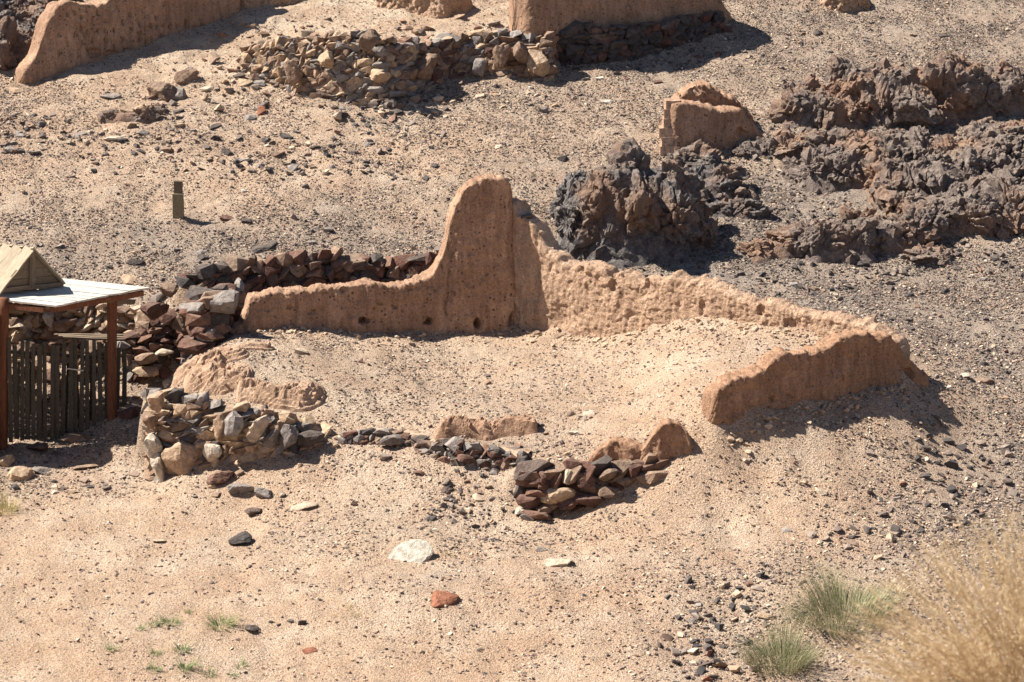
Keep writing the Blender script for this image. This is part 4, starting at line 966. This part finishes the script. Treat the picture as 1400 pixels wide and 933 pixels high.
SCREE = [((0, 195), 90, 20), ((100, 190), 90, 20), ((200, 210), 90, 16), ((320, 215), 90, 16), ((440, 215), 90, 18), ((540, 190), 60, 20), ((560, 150), 50, 16), ((30, 165), 50, 14), ((620, 130), 50, 14), ((880, 85), 80, 16),
 ((1330, 640), 60, 40), ((1270, 700), 40, 24), ((1170, 735), 30, 10), ((1000, 820), 50, 14), ((960, 890), 40, 30), ((640, 690), 60, 16), ((230, 556), 40, 8), ((290, 566), 40, 6), ((380, 575), 40, 6), ((90, 670), 90, 8), ((500, 120), 60, 20), ((380, 120), 50, 16), ((1200, 380), 60, 14)]
def scree_pts(seed, per):
    r = np.random.RandomState(seed); P = []
    for (c, ru, rv) in SCREE:
        g_ = gp(*c); k = mpp(g_.y, g_.z); sl_ = .42; n_ = int(per * ru * rv / 1500)
        P.append(np.c_[g_.x + r.normal(size=n_) * ru * k * .85, g_.y + r.normal(size=n_) * rv * k / sl_ * .85])
    return np.vstack(P)
SC0 = SCREE
SCREE = [((370, 110), 50, 24), ((430, 130), 50, 12), ((500, 140), 60, 12), ((560, 140), 50, 18), ((620, 110), 50, 18), ((360, 45), 50, 16), ((440, 45), 60, 12), ((520, 50), 60, 10), ((590, 55), 60, 12), ((660, 48), 50, 10), ((240, 140), 40, 20), ((290, 105), 40, 20), ((330, 80), 40, 20), ((225, 555), 20, 6), ((250, 560), 30, 5), ((640, 615), 60, 8), ((510, 600), 50, 6), ((200, 420), 40, 24), ((260, 440), 40, 20), ((210, 500), 30, 20), ((560, 355), 40, 12)]
gravel('rubble', 0, .08, .30, 'broken tan and brown rubble spilled around the stone walls', 9, None, None, pw=1.2, pts=scree_pts(13, 34), warm=1)
def along(P0, P1, n_, seed, off, spread):
    r = np.random.RandomState(seed); t = r.rand(n_); a = np.array(P0); b = np.array(P1); nn_ = np.array((b[1] - a[1], -(b[0] - a[0]))) / np.linalg.norm(b - a)
    nn_ = nn_ if nn_[1] < 0 else -nn_
    return a + (b - a) * t[:, None] + nn_ * (off + np.abs(r.normal(size=n_)) * spread)[:, None]
gravel('clods', 0, .025, .11, 'crumbled tan mud clods lying along the feet of the mud walls', 10, None, None, pw=1.6, warm=2,
       pts=np.vstack([along(A_, C_, 240, 1, .06, .14), along(C_, D_, 420, 2, .06, .2), along(E_, D_, 260, 3, .1, .16), along(up_wall[0], up_wall[1], 60, 4, .3, .3)]))
SCREE = SC0 + [((850, 380), 60, 10), ((950, 340), 60, 16), ((1000, 250), 60, 20), ((1060, 330), 60, 24), ((1100, 290), 60, 24), ((1150, 390), 80, 10), ((1250, 350), 80, 16), ((1350, 350), 60, 16), ((1080, 200), 40, 24), ((1180, 200), 80, 14), ((1300, 190), 80, 12)]
gravel('scree', 0, .035, .16, 'dense bands of small angular grey scree on the slopes', 8, None, None, pw=1.5, pts=scree_pts(12, 120))

# ---------------------------------------------------------------- gate shelter
def box_mesh(name, L, W, T, mat, seed=0, seg=6, taper=0.0, wob=.006):
    """board along x (length L), width y, thickness z, slightly warped"""
    xs = np.linspace(-L/2, L/2, seg + 1); V = []; r = random.Random(seed)
    for i, x in enumerate(xs):
        dy = r.uniform(-wob, wob); dz = r.uniform(-wob, wob); wv = W * (1 - taper * i / seg) * r.uniform(.97, 1.03)
        for (a, b) in ((-.5, -.5), (.5, -.5), (.5, .5), (-.5, .5)): V.append((x, a * wv + dy, b * T + dz))
    F = []
    for i in range(seg):
        for k in range(4): F.append((i*4 + k, i*4 + (k+1) % 4, (i+1)*4 + (k+1) % 4, (i+1)*4 + k))
    F.append((3, 2, 1, 0)); F.append((seg*4, seg*4+1, seg*4+2, seg*4+3))
    me = mesh_np(name, V, [f[::-1] for f in F], mat, False); return me
def beam(name, a, b, W, T, mat, parent, up=(0, 0, 1), seed=0, seg=6, wob=.006, taper=0):
    a, b = Vector(a), Vector(b); d = b - a; L = d.length; x = d.normalized(); z = Vector(up); y = z.cross(x).normalized(); z = x.cross(y)
    M = Matrix((x, y, z)).transposed().to_4x4(); M.translation = (a + b) / 2 - (Vector(parent.location) if parent else Vector())
    o = link(name, box_mesh(name, L, W, T, mat, seed, seg, taper, wob), parent=parent); o.matrix_local = M
    return o
def log(name, a, b, r0, r1, mat, parent, seed=0, seg=14, nr=10):
    a, b = Vector(a), Vector(b); d = b - a; q = d.normalized().to_track_quat('Z', 'Y').to_matrix(); V = []
    for i in range(seg + 1):
        t = i / seg
        for k in range(nr):
            an = 6.283 * k / nr; rr = (r0 + (r1 - r0) * t) * (1 + .1 * float(vnoise(an * 1.2, t * 4, seed)) )
            V.append(a + d * t + q @ Vector((math.cos(an) * rr, math.sin(an) * rr, 0)) - Vector(parent.location))
    F = [(i*nr + k, i*nr + (k+1) % nr, (i+1)*nr + (k+1) % nr, (i+1)*nr + k) for i in range(seg) for k in range(nr)]
    for c in (0, seg):
        F += [(c*nr, c*nr + k, c*nr + k + 1, c*nr + min(k + 2, nr - 1)) for k in range(1, nr - 2, 2)]
    return link(name, mesh_np(name, V, F, mat, True), parent=parent)
base = gp(5, 612)
sh = empty('gate_shelter', base); tag(sh, 'wooden gateway shelter with bleached board roof and little gable at left edge', 'shelter')
Nn, Rr, Bb, Ll = at(76, 420, 34.90), at(204, 395, 35.90), at(95, 384, 37.00), at(-260, 383, 36.40)
log('post', at(3, 615, 35.20), at(5, 408, 35.20), .085, .08, M_post, sh, 1)
log('post', at(153, 580, 35.85), at(153, 402, 35.85), .075, .08, M_post, sh, 2)
log('post', at(-150, 620, 35.10), at(-150, 408, 35.10), .08, .08, M_post, sh, 3)
nb_ = 9
Bl = Ll + (Rr - Nn)
rn = (Rr - Nn).cross(Ll - Nn).normalized(); rn = rn if rn.z > 0 else -rn
for i in range(nb_):                                   # roof boards run from the back left to the front eave
    g_ = .004; V = []
    for (k0, k1) in ((i / nb_ + g_, 0), ((i + 1) / nb_ - g_, 1)):
        ext = rng.uniform(-.01, .03)
        for q in range(7):
            p = Nn.lerp(Rr, k0).lerp(Ll.lerp(Bl, k0), q / 6) + (Nn - Ll).normalized() * (ext if q == 0 else 0) + rn * (rng.uniform(-.006, .006) + (.004 if i % 2 else 0))
            V += [p, p + rn * .028]
    V = [p - Vector(sh.location) for p in V]; F = []
    for q in range(6):
        a, b = 2 * q, 14 + 2 * q
        F += [(a + 1, b + 1, b + 3, a + 3), (a, a + 2, b + 2, b), (a, a + 1, a + 3, a + 2), (b, b + 2, b + 3, b + 1)]
    F += [(0, 14, 15, 1), (12, 13, 27, 26)]
    link('roof_board', mesh_np('roof_board', V, F, M_board, False), parent=sh)
dz = Vector((0, 0, -.07))
beam('rafter', Nn + dz + Vector((-.1, .08, 0)), Rr + dz + Vector((-.1, -.02, 0)), .07, .08, M_post, sh, seed=3)
beam('rafter', Ll + dz, Bl + dz, .07, .08, M_post, sh, seed=4)
beam('rafter', Nn + dz * 1.1 + Vector((-.2, .12, 0)), Ll + dz * 1.1 + Vector((.1, .1, 0)), .07, .08, M_post, sh, seed=5)
log('purlin', at(-20, 419, 35.25), at(30, 426, 35.60), .05, .05, M_gable, sh, 5)
log('purlin', at(140, 410, 35.60), at(182, 413, 36.30), .05, .045, M_gable, sh, 6)
# gable: triangle, post, planks, and the two pitched sides
ga, gb, gt = at(0, 397, 35.35), at(84, 388, 35.90), at(43, 342, 35.62)
gd = (gb - ga).normalized(); gback = Vector((-1.9, .9, 0))
for sgn, f0, f1 in ((0, 0.0, .5), (1, .5, 1.0)):
    for k in range(4):
        t0 = k / 4
        lo = ga.lerp(gt, t0) if sgn == 0 else gb.lerp(gt, t0); hi = (ga.lerp(gt, t0 + .25) if sgn == 0 else gb.lerp(gt, t0 + .25))
        mid0 = (ga.lerp(gb, .5)).lerp(gt, t0); mid1 = ga.lerp(gb, .5).lerp(gt, t0 + .25)
        V = [lo, mid0, mid1, hi]; thick = Vector((gback.normalized() * .025))
        VV = [p - Vector(sh.location) for p in V] + [p + thick - Vector(sh.location) for p in V]
        VV[2].z -= .006; VV[3].z -= .006; VV[6].z -= .006; VV[7].z -= .006
        F = [(0, 1, 2, 3), (7, 6, 5, 4), (0, 4, 5, 1), (1, 5, 6, 2), (2, 6, 7, 3), (3, 7, 4, 0)]
        link('gable_board', mesh_np('gable_board', VV, F, M_gable, False), parent=sh)
fr = -gback.normalized() * .03
beam('gable_post', ga.lerp(gb, .5) + fr, gt + fr + Vector((0, 0, -.03)), .11, .04, M_gable, sh, up=fr.normalized(), seed=7)
beam('gable_rail', ga + fr, gb + fr, .07, .04, M_gable, sh, up=fr.normalized(), seed=8)
beam('bargeboard', ga + fr * 1.5, gt + fr * 1.5, .05, .03, M_gable, sh, up=fr.normalized(), seed=9)
beam('bargeboard', gb + fr * 1.5, gt + fr * 1.5, .05, .03, M_gable, sh, up=fr.normalized(), seed=10)
for side, foot in ((0, ga), (1, gb)):
    nrm = (gt - foot).cross(gback).normalized()
    if nrm.z < 0: nrm = -nrm
    for k in range(10):
        t = (k + .5) / 10 * .98 - .03
        o_ = gback * t
        beam('pitched_board', foot + o_ + nrm * .02 - (gt - foot) * .05, gt + o_ + nrm * .02 + (gt - foot) * .02, gback.length / 10 * .95, .022, M_slope, sh, up=nrm, seed=100 + k)
shade_pier = mud_wall(None, xy(-330, 620, 34.6), xy(-22, 620, 34.6), [(-330, 412), (-200, 408), (-60, 410), (-30, 416), (-22, 430)], .75, M_clay, rough=.02, seed=81, name='shade_pier', down=.5)  # mud block out of view, added to throw shade over the gate corner
shade_pier.location = Vector(shade_pier.location) - Vector(sh.location); shade_pier.parent = sh
ggt = empty('picket_gate', gp(90, 605)); tag(ggt, 'old dark wooden picket gate hanging between the two gateway posts', 'gate')
NP = 20
for i in range(NP):
    t = i / (NP - 1); u = 13 + (169 - 13) * t; Y = 35.15 + .95 * t
    vt = np.interp(u, [13, 60, 120, 150, 170], [468, 468, 466, 472, 473]) + rng.uniform(-5, 5); vb = np.interp(u, [13, 60, 100, 147, 170], [603, 602, 592, 578, 553]) + rng.uniform(-3, 4)
    a = at(u + rng.uniform(-1.5, 1.5), vb, Y); b = at(u + rng.uniform(-2, 2), vt, Y)
    b.y = a.y + rng.uniform(-.02, .02); b.z = at(u, vt, Y).z
    beam('picket', a, b, rng.uniform(.06, .085), .02, M_picket, ggt, up=(0, -1, 0), seed=200 + i, taper=.1)
for i in range(7):
    t = (i + .4) / 7; u = 15 + 120 * t; Y = 35.22 + .95 * t
    beam('picket', at(u + rng.uniform(-3, 3), 598 - 18 * t, Y), at(u + rng.uniform(-5, 5), 482 + rng.uniform(0, 16), Y), .04, .02, M_picket, ggt, up=(0, -1, 0), seed=250 + i)
beam('rail', at(10, 481, 35.22), at(142, 490, 36.05), .05, .03, M_picket, ggt, up=(0, -1, 0), seed=301)
beam('rail', at(32, 599, 35.30), at(98, 590, 35.75), .06, .03, M_picket, ggt, up=(0, -1, 0), seed=302)
beam('brace', at(90, 504, 35.52), at(114, 507, 35.66), .02, .015, M_board, ggt, up=(0, -1, 0), seed=303)
bn = empty('plank_shelf', at(120, 462, 37.20)); tag(bn, 'bleached planks laid on stones behind the picket gate', 'planks')
for k in range(3):
    beam('plank', at(74 + k * 6, 458 + k * 2, 37.3 - .18 * k), at(170, 459 + k * 3, 37.3 - .18 * k), (.06, .09, .05)[k], .035, M_gable, bn, seed=310 + k)
pile = empty('stone_pile', gp(110, 480)); tag(pile, 'pile of tan and brown stones propping the planks behind the gate', 'stone pile')
for i in range(60):
    u = rng.uniform(15, 178); v = rng.uniform(466, 560); Y = 37.6 - (v - 466) / 94 * .9 + rng.uniform(-.1, .1)
    p = at(u, v, Y); W = rng.uniform(.14, .34)
    link('stone', proto(rng.choice(['tan', 'brown', 'red', 'brown', 'grey']), rng.randrange(99)), p - Vector(pile.location), pile, (rng.uniform(-.4, .4), rng.uniform(-.4, .4), rng.uniform(0, 3)), (W, W * .9, W * .62))
# wooden stake on the slope
b0 = gp(244, 297)
pst = empty('wooden_stake', b0); tag(pst, 'short squared wooden stake with notched darker top on the bare slope', 'stake')
k_ = mpp(b0.y, b0.z)
beam('stake_base', b0 + Vector((0, 0, -.1)), b0 + Vector((.01, 0, 33 * k_)), 14 * k_, .14, M_olive, pst, up=(0, -1, 0), seed=401, wob=.003)
beam('stake_top', b0 + Vector((.01, .02, 33 * k_)), b0 + Vector((.02, .02, 50 * k_)), 11 * k_, .10, M_gable, pst, up=(0, -1, 0), seed=402, wob=.003)

# brick courses on the left end of the small ruin, and its broken back
rb = gp(912, 212)
for k in range(6):
    uu = 907 + (0, 2, -1, 4, 6, 7)[k]
    c = at(uu + 5, 205 - k * 12.5, rb.y + .12 + .03 * k)
    link('brick', box_mesh('brick', 20 * mpp(rb.y), .34, .185, M_claylit, 600 + k, 2, wob=.012), c - Vector(ruin.location), ruin, (0, 0, .1 * math.sin(k * 3)))
bk = mud_wall(None, (rb.x, rb.y + .75), (gp(1040, 200).x, rb.y + .95), [(912, 146), (922, 140), (932, 128), (945, 116), (958, 114), (970, 118), (990, 126), (1005, 134), (1018, 144), (1030, 158), (1040, 176)], .5, M_clay, rough=.05, chunk=.05, seed=73, lumps=.08, name='back_wall', ds=.03, down=.5)
bk.location = Vector(bk.location) - Vector(ruin.location); bk.parent = ruin
# ---------------------------------------------------------------- plants
def blades(center_list, mat, name, loc):
    V, F = [], []
    for (b, tip, w_, bend) in center_list:
        k = len(V); side = Vector((tip.y - b.y, -(tip.x - b.x), 0)); side = side.normalized() if side.length > 1e-4 else Vector((1, 0, 0))
        side = (side + Vector((rng.uniform(-.8, .8), rng.uniform(-.8, .8), 0))).normalized() * w_ * .5
        for t in (0, .35, .7, 1.0):
            p = b.lerp(tip, t) + bend * (t * t) ; ww = 1 - t * .85
            V.append(p - side * ww - loc); V.append(p + side * ww - loc)
        for i in range(3): F.append((k + 2*i, k + 2*i + 1, k + 2*i + 3, k + 2*i + 2))
    return mesh_np(name, [v[:] for v in V], F, mat, True)
def tuft(u, v, wpx, hpx, nbl, mat, label, name='grass_tuft', cat='grass', spread=.5, bw=.006, group=None, lean=(0, 0)):
    p = gp(u, v); k = mpp(p.y, p.z); W = wpx * k; Hh = hpx * k; L = []
    for i in range(nbl):
        an = rng.uniform(0, 6.283); rr = W * .5 * math.sqrt(rng.random()) * .75; b = Vector((p.x + rr * math.cos(an), p.y + rr * math.sin(an) * .8, 0)); b.z = float(H(b.x, b.y)) - .01
        hh = Hh * (.3 + .8 * rng.random()**.8) * (.8 + .4 * math.sin(an * 3 + u)) * (1 - .3 * rr / (W * .5))
        out = Vector((math.cos(an), math.sin(an), 0)) * (rr * .5 + rng.uniform(0, spread) * hh) + Vector((rng.gauss(0, .12) * hh + lean[0] * hh, rng.gauss(0, .12) * hh, 0))
        L.append((b, b + out * .6 + Vector((0, 0, hh)), bw * rng.uniform(.6, 1.3), out * .5 + Vector((0, 0, -hh * rng.uniform(0, .25)))))
    o = link(name, blades(L, mat, name, p), p); tag(o, label, cat, group); return o
tuft(1152, 848, 155, 70, 1500, M_grass, 'wide olive green grass tuft at the lower right', lean=(-.1, 0), bw=.007)
tuft(1066, 908, 108, 66, 1200, M_grass, 'smaller olive grass tuft with dark root near the bottom edge', lean=(-.1, 0), spread=.6, bw=.006)
tuft(8, 700, 44, 50, 180, M_yel, 'yellow green grass tuft at the left edge by the boulder', spread=.4, bw=.006)
tuft(1100, 148, 34, 30, 120, M_yel, 'pale yellow bush at the left edge of the right crags', name='small_bush', cat='bush', bw=.012)
tuft(1292, 84, 60, 10, 70, M_yel, 'thin pale grass along the top of the right crags', spread=1.0, bw=.01)
tuft(1215, 810, 60, 36, 120, M_dry, 'sparse dry stalks beside the wide olive tuft', spread=.8)
tuft(604, 762, 34, 12, 60, M_yel, 'thin dry stalks behind the white slab', spread=1.2, bw=.004)
tuft(474, 838, 44, 10, 80, M_yel, 'flat dry straw coloured plant on the foreground sand', spread=1.6, bw=.006, name='dry_plant', cat='plant')
SPR = [(211, 855, 14, 12, 'leftmost pair of green sprig, the smaller rounded one'), (232, 853, 22, 12, 'spreading green sprig right next to the small rounded one'), (303, 857, 32, 18, 'largest bright green sprig on the foreground sand'),
 (258, 838, 8, 8, 'tiny green shoot above the largest sprig'), (250, 890, 18, 13, 'feathery green sprig left below the largest one'), (252, 916, 18, 16, 'dense green sprig at the bottom left of the sand'),
 (214, 895, 13, 10, 'small pale green sprig left of the feathery one'), (210, 917, 16, 11, 'low green sprig left of the dense one'), (192, 861, 10, 9, 'small faint green sprig furthest left in its row'), (152, 890, 10, 13, 'thin two stalked sprout on the left sand'),
 (286, 923, 14, 11, 'thin dull sprig right of the dense one'), (330, 912, 14, 9, 'small sprig below the black stone'), (319, 924, 12, 8, 'faint sprig at the bottom edge'), (270, 911, 7, 6, 'tiny shoot between two bottom sprigs')]
for (u, v, a, b, lab) in SPR:
    tuft(u, v, a * 1.35, b * 1.3, int(a * 6), M_green, lab, name='green_sprig', cat='sprig', spread=1.0, bw=.007)
# dry golden bush close to the camera, out of focus, rooted on the near bank below the frame
def big_bush():
    Y0 = 12.2; bx = at(1440, 960, Y0); bx.z = float(H(bx.x, Y0)); root = Vector((bx.x, Y0, bx.z - .02)); L = []; r = random.Random(5)
    V, F = [], []
    def quad(c, d, w_):
        k = len(V); s = d.cross(Vector((r.uniform(-1, 1), r.uniform(-1, 1), r.uniform(-1, 1)))).normalized() * w_
        V.extend([(c - s * .3)[:], (c + d * .5 + s)[:], (c + d)[:], (c + d * .5 - s)[:]]); F.append((k, k + 1, k + 2, k + 3))
    tops = []
    for i in range(900):
        u = 1120 + 440 * r.random()**.75; vmin = np.interp(u, [1110, 1160, 1230, 1300, 1400, 1600], [915, 840, 760, 705, 690, 690]); v = vmin + r.random()**1.1 * (1050 - vmin)
        tip = at(u + r.uniform(-25, 25), v, Y0 + r.uniform(-.45, .45))
        b = root + Vector((r.gauss(0, .16), r.gauss(0, .16), 0))
        n_ = 16; prev = b
        for k in range(1, n_ + 1):
            t = k / n_; p = b.lerp(tip, t) + Vector((0, 0, .16 * math.sin(t * 3.14))) + Vector((r.gauss(0, .008), r.gauss(0, .008), r.gauss(0, .008)))
            d = p - prev; s = d.cross(Vector((0, 1, 0))).normalized() * .0022; kk = len(V)
            V.extend([(prev - s)[:], (prev + s)[:], (p + s * .8)[:], (p - s * .8)[:]]); F.append((kk, kk + 1, kk + 2, kk + 3))
            if t > .45:
                for q in range(9):
                    dd = (d.normalized() + Vector((r.gauss(0, .6), r.gauss(0, .6), r.gauss(0, .6)))).normalized() * r.uniform(.015, .045)
                    quad(prev.lerp(p, r.random()), dd, r.uniform(.0012, .003))
            prev = p
    V = np.array(V) - np.array(root[:]); me = mesh_np('dry_bush', V, F, M_dry, False)
    tag(link('dry_bush', me, root), 'large golden dry bush blurred in the bottom right corner', 'bush')
big_bush()
print('objects', len(bpy.data.objects))
